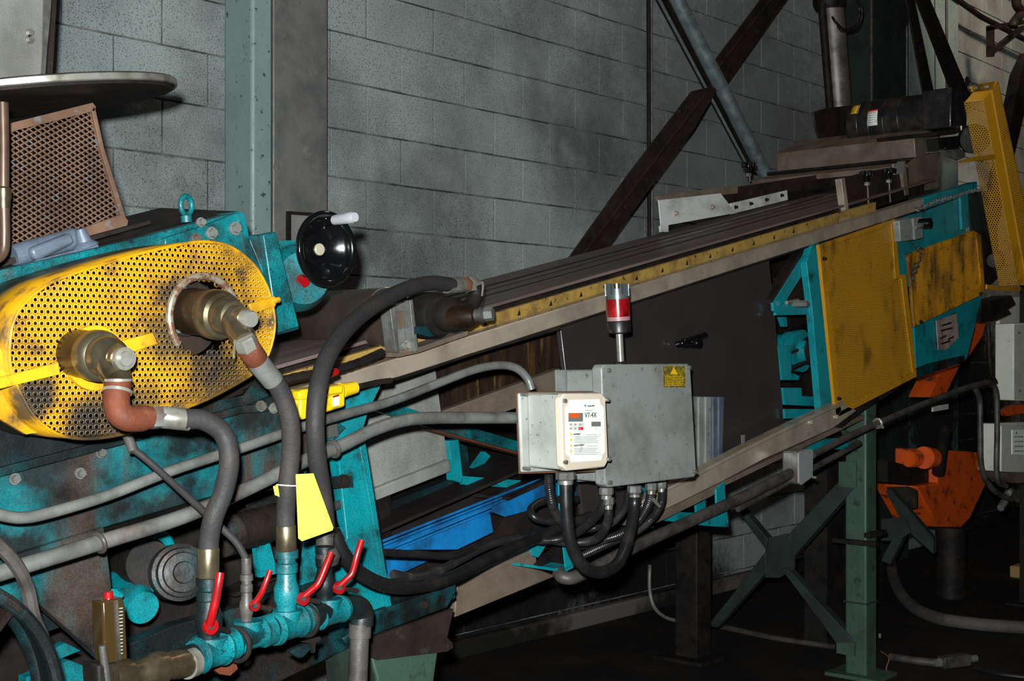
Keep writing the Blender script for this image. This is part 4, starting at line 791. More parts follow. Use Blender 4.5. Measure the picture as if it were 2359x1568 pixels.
# shafts and couplings in the lower opening
def sh(n, x0, y0, Y0, x1, y1, Y1, prof, m, k=28): return B(n, MB().lathe(P(x0, y0, Y0), P(x1, y1, Y1), prof, k), m, lm)
sh('bearing_housing', 395, 1318, 2.52, 425, 1318, 2.40, [(0, .062), (.7, .062), (.72, .054), (.85, .052), (.86, .044), (.93, .042), (.94, .024), (1, .022)], teald)
sh('coupling_drum', 300, 1290, 2.66, 345, 1300, 2.50, [(0, .052), (.3, .058), (.8, .058), (1, .052)], dark)
B('coupling_ring', MB().torus(P(352, 1290, 2.50), (.2, -1, 0), .058, .012, 28, 10, -1.7, 1.7, (1, 0, 0)), tealn, lm)
sh('ribbed_bellows', 525, 1232, 2.42, 660, 1195, 2.46, [(i/16, .040 if i % 2 else .044) for i in range(17)], dark)
sh('bellows_collar', 505, 1238, 2.415, 540, 1229, 2.42, [(0, .030), (.1, .046), (.9, .046), (1, .042)], teald)
sh('motor_shell', 270, 1345, 2.62, 330, 1400, 2.48, [(0, .035), (.2, .042), (.4, .040), (.45, .043), (.6, .040), (.65, .043), (.8, .040), (1, .036)], tealn)
lp('pale_bracket', [(253, 1355), (268, 1357), (285, 1370), (280, 1380), (258, 1378)], MY+.05, .02, tealn)
sh('cross_pin', 758, 1168, 2.36, 826, 1150, 2.42, [(0, .011), (1, .011)], galvd, 16)
bolt((790, 1108), MY+.01, .016, lm, dark)
lp('pin_plate', [(760, 1100), (812, 1095), (815, 1122), (765, 1126)], MY+.015, .02, teald)
# ring guard and slats at the lower left
rg = T('wheel_rim', 'big grimy teal wheel rim curving round the lower left corner', 'wheel', P(-120, 1640, 2.0))
rc = P(-195, 1680, 2.05)
B('rim', MB().lathe(rc+Vector((0, .05, 0)), rc-Vector((0, .02, 0)), [(0, .222), (.15, .236), (.85, .236), (1, .222)], 72, closed=False), teald, rg, solid=.01)
B('rim_bead', MB().torus(rc-Vector((0, .02, 0)), (0, 1, 0), .230, .012, 72, 10), teald, rg)
B('spoke', MB().bar(rc, rc+Vector((.16, .02, .16)), .03, .012), teald, rg)
lp('slat', [(60, 1370), (100, 1388), (150, 1440), (95, 1460)], 2.50, .02, teald)
lp('slat', [(95, 1508), (150, 1480), (185, 1498), (105, 1530)], 2.50, .02, tealn)
lp('slat', [(60, 1560), (160, 1520), (260, 1560), (250, 1600), (60, 1600)], 2.48, .03, tealn)
B('slack_strap', MB().ptube([(-20, 1240, 2.08), (30, 1290, 2.08), (62, 1350, 2.09), (78, 1420, 2.1), (98, 1465, 2.12)], .012, n=8), galvd, label='worn grey strap hanging across the left end of the large conduit', cat='strap')
# top of the machine
lp('top_edge_beam', [(-90, 655), (0, 622), (228, 570), (380, 532), (552, 487), (560, 500), (480, 534), (300, 590), (120, 636), (-90, 690)], MY-.02, .04, teal, bev=.003)
B('top_cover', MB().prism([P(-90, 650, MY-.0), P(390, 530, MY), P(552, 487, MY), P(552, 490, MY), P(-90, 655, MY)], (0, .30, .03)), dark, lm)
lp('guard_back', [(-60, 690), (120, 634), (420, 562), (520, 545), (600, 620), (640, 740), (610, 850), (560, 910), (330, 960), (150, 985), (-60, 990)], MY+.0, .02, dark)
lp('head_block', [(380, 548), (470, 520), (552, 487), (562, 492), (576, 560), (640, 640), (640, 700), (560, 640), (480, 580), (430, 562), (380, 570)], MY-.035, .05, teal, bev=.003)
lp('head_side', [(552, 487), (562, 492), (600, 660), (590, 660)], MY-.045, .25, teal)
for q, r in (((541, 526), .014), ((487, 537), .013), ((462, 512), .010), ((450, 548), .010)): bolt(q, MY-.036, r, lm, galv)
lp('slide_plate', [(606, 540), (636, 533), (690, 752), (636, 768), (630, 700)], MY-.06, .03, teal, bev=.003)
lp('slide_web', [(572, 545), (610, 538), (640, 690), (610, 640)], MY-.04, .05, teal, bev=.002)
lp('lower_tongue', [(634, 700), (660, 690), (688, 752), (688, 758), (640, 771)], MY-.05, .06, teald)
sh('gear_housing', 650, 640, 2.48, 700, 640, 2.33, [(0, .070), (.3, .080), (.75, .078), (1, .06)], teal)
lp('gear_wing', [(664, 668), (690, 650), (736, 668), (724, 676), (668, 694)], 2.36, .05, tealn)
lp('gear_box_top', [(636, 555), (680, 553), (682, 600), (650, 606)], 2.38, .12, teal)
B('red_cap', MB().cyl(P(692, 643, 2.33), P(704, 650, 2.31), .012, 12), redp, lm)
ey = B('eye_bolt', MB().torus(P(429, 473, MY+.03), (.35, -1, .0), .0195, .0058, 28, 12).cyl(P(429, 497, MY+.03), P(430, 512, MY+.03), .012, 16), teal, lm)
# press roll and far bearing arm
ro = T('press_roll', 'dark smooth press roll lying across the belt behind the black handwheel', 'roller', P(900, 800, 2.55))
B('roll_shell', MB().lathe(P(640, 742, 3.10), P(905, 731, 2.58), [(0, .075), (.01, .082), (.96, .082), (.99, .078), (1, .05)], 48), mat('dark_steel_roll', (70, 58, 52), .3, .4, layers=[((44, 36, 34), 6, .4, .6, .6)]), ro)
B('roll_end_ring', MB().torus(P(896, 731, 2.60), P(905, 731, 2.58)-P(640, 742, 3.10), .079, .005, 48, 10), chrome, ro)
ba = T('roll_bearing', 'grimy roll bearing with galvanised bracket, elbow and plug at the end of the roll', 'bearing', P(940, 810, 2.5))
def bq(n, pts, Y, th, m, **k): return B(n, MB().plate(pts, Y, th), m, ba, **k)
bq('bracket', [(898, 702), (950, 690), (957, 740), (962, 790), (962, 808), (912, 810), (905, 760)], 2.50, .012, galv, bev=.002)
bq('bracket_flange', [(898, 702), (910, 700), (920, 812), (912, 810)], 2.47, .04, galv, bev=.001)
bq('bracket_edge', [(944, 692), (951, 690), (964, 808), (956, 810)], 2.47, .03, galv, bev=.001)
bq('bracket_foot', [(912, 808), (964, 800), (1078, 762), (1078, 772), (965, 812), (920, 822)], 2.49, .06, stain)
bolt((935, 795), 2.498, .012, ba, chrome)
bq('slot_block', [(902, 722), (930, 716), (932, 756), (905, 758)], 2.49, .02, stain)
def bs(n, a, b, prof, m, k=24): return B(n, MB().lathe(P(*a), P(*b), prof, k), m, ba)
bs('bearing_body', (962, 725, 2.54), (1015, 728, 2.44), [(0, .040), (.1, .062), (.8, .062), (1, .05)], dark)
bq('grease_patch', [(966, 752), (1000, 748), (1024, 745), (1018, 766), (990, 776), (966, 768)], 2.45, .03, teald)
bs('rotary_joint', (1005, 722, 2.47), (1080, 728, 2.36), [(0, .040), (.3, .046), (.6, .046), (.75, .038), (1, .034)], dark)
bs('joint_sleeve', (1040, 732, 2.40), (1095, 727, 2.33), [(0, .030), (.5, .034), (1, .022)], brasst)
bs('joint_plug', (1090, 727, 2.34), (1118, 724, 2.31), [(0, .018), (.6, .018), (.6, .022), (1, .022)], galvd, 16)
bs('plug_hex', (1112, 724, 2.315), (1136, 722, 2.29), [(0, .019), (1, .018)], galv, 6)
B('elbow', MB().ptube([(1072, 712, 2.38), (1086, 700, 2.38), (1096, 680, 2.38), (1092, 660, 2.38), (1076, 657, 2.38)], .021, n=14), dark, ba)
B('small_lever', MB().ptube([(1098, 650, 2.37), (1112, 652, 2.36), (1110, 682, 2.36)], .004, n=8), galvd, ba)
B('gear_box_arm', MB().plate([(960, 690), (1010, 684), (1040, 700), (1040, 745), (966, 755)], 2.50, .04), dark, ba)
# handwheel
hw = T('handwheel', 'glossy black dished handwheel with a clear plastic crank grip', 'handwheel', P(748, 575, 2.25))
wc = P(752, 573, 2.22); bk = Vector((0, 1, 0))
B('rim', MB().torus(wc, bk, .076, .0085, 56, 14), black, hw)
B('dish', MB().lathe(wc+bk*.055, wc, [(0, .012), (.02, .030), (.25, .036), (.5, .046), (.75, .062), (1, .076)], 56, closed=False), black, hw, solid=.004)
B('back_cone', MB().lathe(wc+bk*.075, wc+bk*.04, [(0, .02), (1, .034)], 32), black, hw)
B('hub', MB().lathe(wc+bk*.06, wc+bk*.025, [(0, .022), (.6, .022), (1, .018)], 28), black, hw)
B('hub_cap', MB().lathe(wc+bk*.028, wc+bk*.020, [(0, .0135), (.8, .0135), (1, .012)], 24), mat('beige_hub_cap', (150, 142, 120), .4), hw)
hp = P(768, 507, 2.215)
B('crank_boss', MB().lathe(hp+bk*.02, hp-bk*.004, [(0, .014), (1, .012)], 20), black, hw)
B('crank_grip', MB().lathe(hp, hp-bk*.072+Vector((.0, 0, .002)), [(0, .0105), (.1, .0115), (.6, .0125), (.9, .013), (1, .010)], 24), mat('clear_plastic_grip', (150, 150, 154), .2, coat=.5), hw)
# ============================================================ YELLOW GUARD OVER THE ROLL DRIVE
GY = 2.12
outl = []
raw = [(22, 800), (30, 745), (55, 700), (110, 655), (170, 630), (300, 590), (420, 562), (480, 557), (530, 568), (580, 605), (615, 660), (630, 715), (632, 760), (618, 815), (590, 852), (560, 875), (480, 918), (400, 950), (330, 985), (260, 1004), (190, 1010), (130, 998), (80, 960), (45, 900), (25, 850)]
for i in range(len(raw)):                 # smooth closed outline
    p0, p1, p2, p3 = [raw[(i+k-1) % len(raw)] for k in range(4)]
    for k in range(3):
        t_ = k/3; outl.append(tuple(.5*((2*p1[c])+(p2[c]-p0[c])*t_+(2*p0[c]-5*p1[c]+4*p2[c]-p3[c])*t_*t_+(3*p1[c]-p0[c]-3*p2[c]+p3[c])*t_**3) for c in (0, 1)))
yg = T('roll_drive_guard', 'long rounded yellow perforated guard around the two brass rotary unions', 'guard', P(300, 1000, GY))
go = [P(x, y, GY) for x, y in outl]; poly = [(p.x, p.z) for p in go]
h2 = P(462, 730, GY); h1 = P(180, 822, GY)
B('perforated_face', perfo(poly, lambda u, v: (u, GY, v),   .0118, .0034, holes=((h2.x, h2.z, .071), (h1.x, h1.z, .030))), yellow, yg, solid=.002)
n = len(go); rimv = [p for p in go]+[p+Vector((0, .19, 0)) for p in go]
B('guard_wall', MB().add(rimv, [[i, (i+1) % n, (i+1) % n+n, i+n] for i in range(n)]), yellow, yg, solid=.004)
B('rim_bead', MB().tube(go+[go[0], go[1]], .0032, n=8, smooth=False), yellow, yg)
ygt = [((-40, 880), (135, 834), (139, 862), (-40, 905)), ((282, 785), (352, 766), (364, 792), (300, 812)), ((574, 700), (632, 682), (640, 690), (634, 706), (582, 722))]
for pts in ygt: B('strap', MB().plate(pts, GY-.006, .008), yellowp, yg, bev=.001)
B('strap_pin', MB().cyl(P(628, 693, GY-.004), P(642, 690, GY-.004), .006, 10), yellowp, yg)
B('left_wing', MB().plate([(-60, 790), (0, 800), (22, 840), (24, 880), (-60, 900)], GY+.02, .01), yellowp, yg)
B('left_bracket', MB().plate([(-60, 905), (25, 880), (60, 960), (95, 995), (60, 1000), (-60, 930)], GY+.06, .01), yellow, yg)
# protective collar round the upper union
cc = h2
B('collar_ring', MB().torus(cc-Vector((0, .012, 0)), (0, 1, 0), .078, .0075, 44, 10, -2.3, 1.25, (0, 0, 1)), mat('chewed_bare_collar', (120, 112, 98), .5, .3, layers=[((90, 54, 34), 60, .44, .54, .9)]), yg)
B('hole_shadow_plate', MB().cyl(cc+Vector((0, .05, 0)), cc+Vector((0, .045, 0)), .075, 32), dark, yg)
B('lower_collar', MB().lathe(P(212, 824, GY), P(212, 824, GY)-Vector((0, .012, 0)), [(0, .058), (1, .058)], 40), yellowp, yg)
# rotary unions
def union(a, b, label, elbow):
    u = T('rotary_union', label, 'rotary union', P(*a)); A, Bp = P(*a), P(*b)
    def part(n, t0, t1, prof, m, k=36): return B(n, MB().lathe(A.lerp(Bp, t0), A.lerp(Bp, t1), prof, k), m, u)
    return u, part, A, Bp
u2, part, A, Bp = union((408, 712, 2.17), (577, 735, 1.935), 'upper brass rotary union inside the scorched collar, right of two', None)
part('flange', .0, .14, [(0, .050), (1, .050)], dark)
part('rear_body', .10, .50, [(0, .043), (.3, .045), (1, .043)], brasst)
part('front_body', .48, .86, [(0, .044), (.06, .0475), (.30, .0475), (.42, .043), (.46, .036), (.60, .035), (.70, .034), (.80, .029), (.83, .023), (1, .020)], brass)
part('neck', .84, .93, [(0, .018), (1, .018)], brass, 24)
part('plug', .91, 1.02, [(0, .0165), (.8, .0165), (1, .014)], chrome, 24)
B('outlet_boss', MB().lathe(A.lerp(Bp, .74), P(566, 786, 1.937), [(0, .026), (.7, .024), (1, .021)], 24), brass, u2)
B('plug_slot', MB().bar(Bp+Vector((.004, -.0025, .007)), Bp+Vector((.004, -.0025, -.007)), .003, .002), dark, u2)
ax = (Bp-A).normalized(); s_ = ax.orthogonal().normalized(); c_ = ax.cross(s_)
for i in range(8):
    w = 2*pi*i/8+.3; e = A.lerp(Bp, .14)+(s_*cos(w)+c_*sin(w))*.043
    B('flange_screw', MB().cyl(e, e+ax*.008, .0052, 10), galv, u2)
u1, part, A1_, B1_ = union((162, 812, 2.15), (288, 826, 1.945), 'lower brass rotary union with a rusty elbow below, left of two', None)
part('rear_body', .0, .55, [(0, .040), (.3, .043), (1, .041)], brasst)
part('front_body', .45, .88, [(0, .042), (.06, .045), (.28, .045), (.40, .041), (.44, .036), (.62, .0355), (.74, .033), (.82, .026), (1, .022)], brass)
part('neck', .84, .95, [(0, .021), (1, .021)], brass, 24)
B('outlet_boss', MB().lathe(A1_.lerp(B1_, .72), P(271, 874, 1.966), [(0, .028), (.7, .026), (1, .023)], 24), brass, u1)
part('plug', .93, 1.04, [(0, .0195), (.7, .0195), (.7, .013), (1, .012)], chrome, 24)
# ============================================================ HOSES
def hosething(label, px, r, ends, loc=None, mh=hose):
    t_ = T('hose', label, 'hose', P(*px[0]))
    B('rubber_tube', MB().ptube(px, r, n=20, sub=10), mh, t_)
    for nm, a, b, rr, m_, k in ends: 
        B(nm, (MB().hexnut(P(*a), P(*b), rr) if k == 6 else MB().lathe(P(*a), P(*b), [(0, rr*.96), (.05, rr), (.95, rr), (1, rr*.96)], 28)), m_, t_)
    return t_
t = hosething('thick black rubber hose bending down from the rusty elbow to the first red valve',
  [(425, 965, 1.93), (470, 968, 1.92), (515, 1000, 1.91), (528, 1060, 1.90), (515, 1130, 1.91), (492, 1190, 1.92), (482, 1240, 1.93), (481, 1270, 1.93)], .0178,
  [('ferrule', (372, 960, 1.95), (438, 967, 1.93), .0195, chrome, 0), ('nut', (345, 962, 1.95), (372, 961, 1.95), .0205, galv, 6), ('rust_ring', (325, 960, 1.95), (346, 962, 1.95), .020, rust, 0), ('ferrule', (480, 1262, 1.93), (479, 1330, 1.93), .0195, brass, 0)])
B('rusty_elbow', MB().ptube([(272, 880, 1.965), (268, 915, 1.96), (272, 945, 1.955), (290, 962, 1.95), (318, 964, 1.95), (330, 962, 1.95)], .0225, n=20), rust, t)
B('elbow_bead', MB().cyl(P(271, 898, 1.963), P(270, 905, 1.962), .0245, 24), chrome, t)
B('elbow_bead', MB().cyl(P(272, 872, 1.965), P(272, 878, 1.965), .0235, 24), chrome, t)
t = hosething('thick black rubber hose from the upper union down past the yellow tag',
  [(628, 868, 1.95), (650, 910, 1.95), (668, 970, 1.95), (670, 1040, 1.96), (662, 1120, 1.97), (658, 1180, 1.98), (658, 1215, 1.98)], .0182,
  [('nut', (560, 775, 1.935), (572, 803, 1.94), .021, chrome, 6), ('rust_ring', (572, 800, 1.94), (592, 830, 1.945), .0215, rust, 0), ('ferrule', (588, 826, 1.945), (630, 878, 1.95), .0205, galv, 0), ('ferrule', (658, 1210, 1.98), (660, 1268, 1.98), .0195, brass, 0)])
B('split_pin', MB().ptube([(541, 782, 1.925), (540, 800, 1.925), (538, 825, 1.925)], .0018, n=6), chrome, t)
t = hosething('longest black rubber hose arching from the roll bearing elbow down to the last valve',
  [(1040, 656, 2.36), (990, 652, 2.34), (930, 668, 2.30), (860, 705, 2.24), (800, 755, 2.16), (755, 820, 2.09), (733, 890, 2.05), (726, 970, 2.04), (730, 1050, 2.05), (742, 1130, 2.07), (750, 1200, 2.08), (750, 1235, 2.08)], .0190,
  [('ferrule', (1028, 657, 2.36), (1062, 656, 2.37), .0215, chrome, 0), ('nut', (1062, 656, 2.37), (1078, 655, 2.375), .0205, copper, 6), ('nut', (1076, 656, 2.375), (1096, 656, 2.38), .0215, chrome, 6), ('ferrule', (749, 1225, 2.08), (748, 1262, 2.08), .0185, galvd, 0)])
t = hosething('thin black hose running diagonally down from the machine to the small valve',
  [(308, 1035, 2.18), (340, 1060, 2.16), (390, 1105, 2.12), (450, 1160, 2.06), (510, 1215, 2.0), (545, 1250, 1.98), (566, 1285, 1.97)], .0068,
  [('ferrule', (292, 1000, 2.20), (308, 1040, 2.18), .0095, galvd, 0), ('ferrule', (567, 1284, 1.97), (568, 1322, 1.97), .0095, galvd, 0)])
# ============================================================ CONDUITS ON THE MACHINE
con('conduit', [(-20, 1180, 2.2), (12, 1188, 2.2), (50, 1192, 2.2), (110, 1182, 2.2), (250, 1140, 2.2), (400, 1082, 2.2), (560, 1030, 2.2), (700, 982, 2.22), (800, 952, 2.24), (900, 924, 2.27), (1000, 886, 2.28), (1090, 852, 2.28), (1150, 841, 2.28), (1190, 848, 2.27), (1215, 872, 2.26), (1225, 898, 2.25)], .0110, galv, 'thinner galvanised conduit along the teal beam, bending over into the drive box top')
con('conduit', [(-60, 1338, 2.16), (90, 1292, 2.16), (260, 1240, 2.16), (420, 1190, 2.16), (560, 1130, 2.17), (700, 1062, 2.18), (790, 1024, 2.19), (860, 990, 2.2), (930, 968, 2.2), (1000, 962, 2.2), (1100, 962, 2.195), (1160, 962, 2.20), (1196, 962, 2.21)], .0150, galv, 'thicker galvanised conduit sloping up the machine into the side of the drive box')
for q, lab in (((768, 1034), 'by the teal post'), ((228, 1250), 'on the rusty patch')):
    B('conduit_strap', MB().torus(P(q[0], q[1], 2.185 if q[0] > 700 else 2.16), (P(860, 990, 2.2)-P(700, 1062, 2.18)), .0165, .005, 20, 8), galvd, label='steel conduit strap '+lab, cat='strap')
B('mount_tab', MB().plate([(755, 980), (776, 976), (780, 1005), (758, 1008)], MY-.01, .01), galv, label='small zinc tab bolted to the teal post', cat='tab')
# ============================================================ LIMIT SWITCH, TAG
ls = T('pull_switch', 'bright yellow cable pull switch box with a small white label, behind the long hose', 'switch', P(740, 960, 2.25))
B('switch_body', MB().plate([(692, 898), (790, 884), (796, 890), (796, 936), (700, 966), (690, 960)], 2.20, .05), yplas, ls, bev=.006)
B('switch_wing', MB().plate([(668, 910), (696, 906), (700, 964), (684, 960), (674, 935)], 2.21, .04), yplas, ls, bev=.004)
B('switch_lid', MB().plate([(688, 903), (696, 898), (788, 886), (792, 892), (790, 906), (690, 922)], 2.192, .03), yplas, ls, bev=.004)
B('cable_neck', MB().lathe(P(785, 900, 2.22), P(818, 892, 2.22), [(0, .018), (.3, .016), (1, .014)], 20), yplas, ls)
B('switch_label', MB().plate([(768, 912), (781, 908), (782, 932), (769, 936)], 2.197, .002), white, ls)
B('label_band', MB().plate([(768, 912), (781, 908), (781, 912), (768, 916)], 2.195, .002), redp, ls)
B('red_button', MB().cyl(P(760, 862, 2.22), P(775, 855, 2.20), .008, 12), redp, ls)
B('pull_cable', MB().ptube([(815, 892, 2.22), (835, 888, 2.22), (870, 880, 2.24), (900, 876, 2.26)], .0065, n=8), dark, label='greasy black cable leaving the yellow pull switch', cat='cable')
B('pull_cable', MB().ptube([(870, 882, 2.3), (950, 862, 2.46), (1100, 812, 2.53), (1290, 757, 2.54)], .004, n=8), dark, label='thin black pull cord stretched under the steel rail', cat='cord')
lmr = B('grease_lumps', MB().tube([P(640, 880, 2.42), P(690, 868, 2.42), P(750, 858, 2.44), P(820, 838, 2.46), P(880, 812, 2.48)], .012, n=7, ribs=.03), dark, label='black greasy build-up along the lower end of the steel rail', cat='grease', kind='stuff')
B('yellow_tag', MB().plate([(682, 1092), (722, 1090), (768, 1215), (766, 1221), (696, 1246), (688, 1240)], 1.94, .0012), tagy, label='fluorescent yellow tag hanging between the two thick hoses', cat='tag')
B('yellow_tag', MB().plate([(630, 1120), (640, 1116), (644, 1144), (634, 1140)], 1.965, .0012), tagy, label='edge of a fluorescent yellow tag showing left of the hose', cat='tag')
B('tag_tie', MB().torus(P(661, 1117, 1.97), (.1, 0, 1), .0195, .0012, 28, 6), white, label='white plastic tie holding the tag round the hose', cat='cable tie')
# ============================================================ PIPE MANIFOLD WITH VALVES
pm = T('pipe_manifold', 'teal overpainted pipe manifold with four red lever valves along the machine bottom', 'manifold', P(600, 1480, 1.97))
def mp(n, pts, r, m=teald, par=None, **k): return B(n, MB().ptube(pts, r, n=20, **k), m, par or pm)
def ml(n, a, b, prof, m=teal, k=24, par=None): return B(n, MB().lathe(P(*a), P(*b), prof, k), m, par or pm)
mp('main_pipe', [(395, 1532, 1.93), (560, 1468, 1.96), (700, 1424, 2.0), (800, 1400, 2.04)], .0235, smooth=False)
def tee(x, y, Y, r=.029, top=40):
    ml('tee', (x-34, y+13, Y-.005), (x+34, y-11, Y+.008), [(0, r*.95), (.12, r*1.05), (.2, r*.93), (.8, r*.93), (.88, r*1.05), (1, r*.95)])
    ml('tee_neck', (x, y, Y), (x, y-top, Y), [(0, r*.85), (.8, r*.85), (.82, r*1.0), (1, r*1.0)])
tee(484, 1500, 1.94, .031, 34); tee(572, 1464, 1.965, .027, 36); tee(660, 1438, 1.985, .031, 34); tee(757, 1410, 2.02, .027, 32)
for x, y, Y in ((528, 1484, 1.95), (612, 1453, 1.975), (704, 1424, 2.0)): ml('pipe_coupling', (x-14, y+5, Y), (x+14, y-5, Y), [(0, .0265), (.1, .029), (.9, .029), (1, .0265)])
mp('end_elbow', [(795, 1401, 2.04), (822, 1398, 2.045), (834, 1412, 2.05), (832, 1440, 2.05)], .0245)
ml('down_pipe', (830, 1436, 2.05), (818, 1700, 2.05), [(0, .0235), (.12, .0235), (.125, .020), (.3, .020), (1, .022)], galvd)
ml('inlet_union', (258, 1560, 1.91), (440, 1524, 1.93), [(0, .020), (.1, .026), (.2, .026), (.22, .020), (.4, .022), (.5, .028), (.62, .028), (.65, .022), (.8, .025), (1, .025)], brass)
ml('white_tape_joint', (428, 1530, 1.925), (444, 1524, 1.93), [(0, .0262), (1, .0262)], chrome)
B('u_bolt', MB().torus(P(704, 1428, 2.0), (P(700, 1424, 2.0)-P(560, 1468, 1.96)), .030, .005, 20, 8), dark, pm)
B('u_bolt', MB().torus(P(545, 1484, 1.955), (P(700, 1424, 2.0)-P(560, 1468, 1.96)), .030, .005, 20, 8), dark, pm)
B('support_angle', MB().plate([(490, 1538), (540, 1516), (548, 1540), (530, 1556), (505, 1552)], 2.0, .01), rust, pm)
B('support_angle', MB().plate([(665, 1500), (735, 1470), (700, 1512), (688, 1515)], 2.03, .01), teald, pm)
B('clamp_tail', MB().plate([(694, 1478), (738, 1466), (740, 1474), (728, 1480), (726, 1502), (720, 1504), (718, 1482)], 2.0, .006), dark, pm)
def valve(x, yb, yt, Y, r, hub, pts, label, body=teald, hw_=.0085, flip=False):
    v = B('valve', MB().lathe(P(x, yb, Y), P(x, yt, Y), [(0, r*.9), (.12, r*.95), (.2, r*1.15), (.38, r*1.2), (.5, r*.95), (.62, r*.9), (.64, r*1.05), (.78, r*1.05), (.8, r*.85), (.86, r*.85), (.87, r*1.1), (1, r*1.1)], 24), body, pm)
    hx, hy, hY = hub
    def sub(n, mb, m): 
        o = B(n, mb, m); o.parent = v; o.location -= wloc(v); return o
    sub('stem', MB().cyl(P(hx, hy, Y), P(hx, hy, hY-.004), .005, 12), dark)
    mb = MB().lathe(P(hx, hy, hY+.003), P(hx, hy, hY-.003), [(0, hw_*1.35), (1, hw_*1.35)], 20)
    q = [P(*p) for p in pts]; m_ = MB().add(mb.v, mb.f)
    m_.tube(q, hw_*.72, n=12, sub=6)
    sub('lever_handle', m_, redp).__setitem__('label', label)
    sub('lever_nut', MB().hexnut(P(hx, hy, hY-.003), P(hx, hy, hY-.009), .0055), galvd)
valve(481, 1470, 1330, 1.94, .0205, (482, 1442, 1.90), [(482, 1442, 1.897), (490, 1410, 1.885), (497, 1380, 1.88), (503, 1345, 1.875), (507, 1318, 1.875)], 'largest red lever handle, pointing straight up', hw_=.0105)
valve(568, 1432, 1322, 1.965, .011, (583, 1394, 1.93), [(583, 1394, 1.927), (597, 1374, 1.92), (604, 1362, 1.915), (614, 1336, 1.91), (622, 1314, 1.91)], 'smallest red lever handle', body=galvd, hw_=.0075)
valve(660, 1408, 1266, 1.985, .0205, (695, 1378, 1.95), [(695, 1378, 1.947), (718, 1358, 1.94), (734, 1342, 1.935), (750, 1305, 1.93), (763, 1272, 1.93)], 'red lever handle with a cranked end, third from the left', body=teal, hw_=.0095)
valve(748, 1384, 1258, 2.03, .0175, (778, 1353, 1.99), [(778, 1353, 1.987), (800, 1332, 1.98), (812, 1318, 1.975), (822, 1280, 1.97), (833, 1244, 1.97)], 'rightmost red lever handle, raised highest', hw_=.0095)
ml('side_body', (757, 1300, 2.03), (752, 1262, 2.03), [(0, .02), (.4, .026), (1, .02)], galvd)
# flow meter
fmt = T('flow_meter', 'amber stained upright sight-glass flow meter with a red cap', 'flow meter', P(262, 1540, 1.93))
B('tube_block', MB().plate([(236, 1385), (284, 1375), (290, 1400), (296, 1530), (248, 1536), (240, 1500)], 1.92, .035), gaugem, fmt, bev=.004)
B('clear_rib', MB().plate([(266, 1382), (272, 1381), (280, 1530), (274, 1531)], 1.916, .004), galvd, fmt)
for k in range(14): B('scale_mark', MB().plate([(275, 1400+k*8), (283, 1399+k*8), (283, 1401+k*8), (275, 1402+k*8)], 1.9175, .001), inkl, fmt)
B('red_cap', MB().cyl(P(250, 1392, 1.935), P(250, 1386, 1.935), .0085, 16), redp, fmt)
B('white_band', MB().cyl(P(250, 1386, 1.935), P(250, 1377, 1.935), .0075, 16), white, fmt)
B('red_button', MB().cyl(P(250, 1377, 1.935), P(249, 1362, 1.935), .0080, 16), redp, fmt)
B('bottom_fitting', MB().plate([(225, 1532), (300, 1522), (306, 1560), (306, 1620), (230, 1620)], 1.91, .05), dark, fmt, bev=.004)
B('front_tube', MB().lathe(P(235, 1486, 1.915), P(250, 1600, 1.915), [(0, .006), (1, .008)], 14), galvd, fmt)
# ============================================================ UPPER LEFT
ex = T('mesh_screen', 'rusty expanded metal screen with a flat brown frame, upper left', 'screen', P(150, 560, 2.44))
sc_ = [(14, 292), (212, 246), (228, 300), (278, 470), (292, 505), (18, 600)]
EY = 2.44
B('diamond_mesh', perfo([(p.x, p.z) for p in [P(x, y, EY) for x, y in sc_]], lambda u, v: (u, EY, v), .019, .74, cell='dia'), rustd, ex, solid=.002)
def xp(n, pts, Y, th, m, **k): return B(n, MB().plate(pts, Y, th), m, ex, **k)
xp('frame_bar', [(14, 286), (214, 236), (222, 246), (218, 256), (14, 306)], EY-.008, .012, rustd, bev=.001)
xp('frame_bar', [(214, 236), (220, 250), (240, 340), (290, 500), (280, 502), (232, 345), (212, 256)], EY-.008, .012, rustd, bev=.001)
xp('frame_bar', [(150, 540), (284, 492), (296, 508), (294, 520), (170, 562)], EY-.01, .014, rustd, bev=.001)
xp('frame_bar', [(6, 290), (22, 288), (22, 600), (6, 602)], EY-.008, .012, rustd, bev=.001)
B('screen_back_plate', MB().plate([(-60, 300), (215, 262), (285, 520), (-60, 640)], 2.62, .01), darkr, label='dark brown plate behind the rusty mesh screen', cat='plate')
cl = T('clamp_lever', 'blue-grey painted clamp with a cylinder lying below the mesh screen', 'clamp', P(150, 590, 2.36))
B('cylinder', MB().cyl(P(28, 590, 2.38), P(172, 550, 2.38), .022, 24), bluegr, cl)
B('cylinder_body', MB().plate([(70, 572), (165, 535), (175, 560), (90, 600), (76, 592)], 2.345, .03), bluegr, cl, bev=.008)
B('cone_boss', MB().lathe(P(184, 527, 2.35), P(198, 568, 2.35), [(0, .010), (.7, .015), (.9, .024), (1, .026)], 24), bluegr, cl)
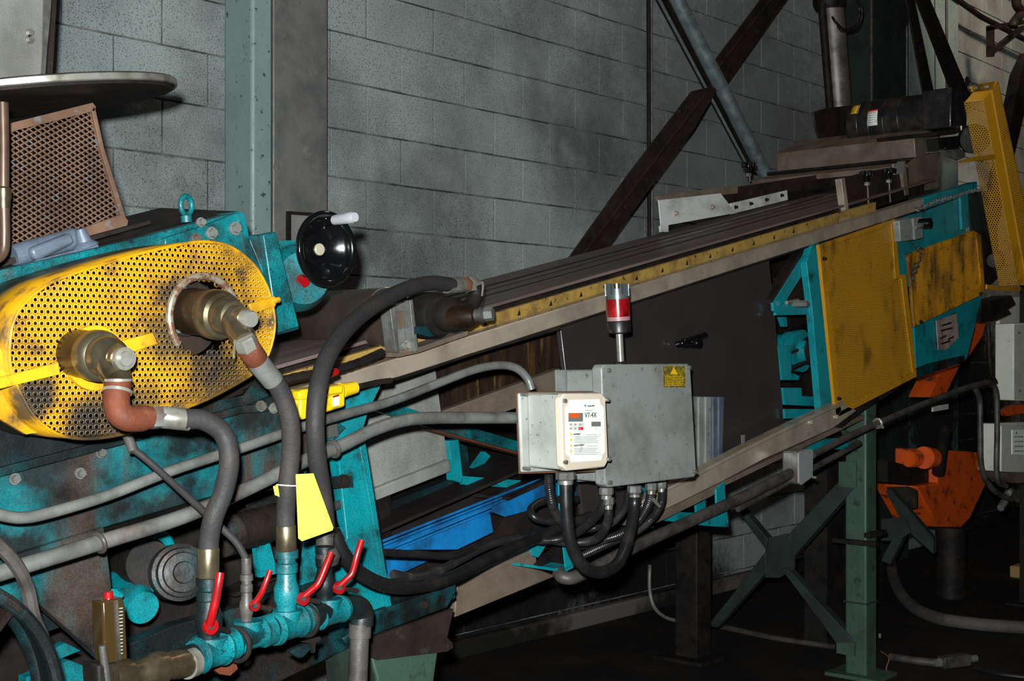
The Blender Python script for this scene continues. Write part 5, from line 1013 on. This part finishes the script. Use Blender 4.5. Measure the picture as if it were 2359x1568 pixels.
B('foot_bar', MB().plate([(80, 600), (225, 562), (228, 570), (90, 610)], 2.345, .02), bluegr, cl)
B('base_strap', MB().plate([(-40, 612), (345, 508), (348, 515), (190, 560), (-40, 628)], 2.37, .03), dark, cl)
dp = T('rusty_pipe', 'rusty upright pipe with a brass coupling at the left picture edge', 'pipe', P(0, 600, 2.2))
B('pipe_body', MB().ptube([(6, 236, 2.2), (8, 330, 2.2), (8, 440, 2.2), (10, 540, 2.2), (6, 580, 2.2), (-14, 600, 2.2)], .010, n=16), mat('brown_copper_pipe', (112, 88, 72), .4, .4, layers=[((80, 50, 36), 12, .44, .64, .7)]), dp)
B('coupling', MB().lathe(P(8, 430, 2.2), P(8, 480, 2.2), [(0, .010), (.1, .0135), (.5, .0135), (.6, .012), (1, .0115)], 18), brass, dp)
# large tilted disc
dk = T('tilted_disc', 'large flat round lid with a bright metal rim tilted over the mesh screen', 'disc', P(60, 240, 2.75))
dc = PD(62, 226, 2.72); du = (RT*1+UP*.125).normalized(); dvv = (FW*1+UP*.125+RT*.0).normalized(); dn = du.cross(dvv).normalized()
if dn.z < 0: dn = -dn
B('disc_plate', MB().lathe(dc-dn*.012, dc+dn*.004, [(0, .292), (1, .300)], 96), dark, dk)
B('disc_rim', MB().lathe(dc-dn*.006, dc+dn*.008, [(0, .300), (.2, .303), (.8, .303), (1, .300)], 96, closed=False), chrome, dk, solid=.005)
cbn = T('upper_cabinet', 'grey metal cabinet corner with a flanged edge in the top left corner', 'cabinet', P(60, 200, 2.9))
B('cabinet_panel', MB().plate([(-90, -60), (108, -60), (104, 120), (100, 208), (-90, 212)], 2.90, .02), sheet, cbn)
B('edge_flange', MB().plate([(106, -60), (122, -60), (116, 36), (108, 120), (102, 205), (98, 205), (103, 120)], 2.885, .012), galv, cbn)
B('dark_seal', MB().plate([(122, -60), (134, -60), (120, 190), (106, 205), (112, 120), (120, 30)], 2.91, .03), darkr, cbn)
for q in ((68, 76), (68, 92)): bolt(q, 2.899, .010, cbn, chrome)
bolt((80, 198), 2.899, .008, cbn, chrome)
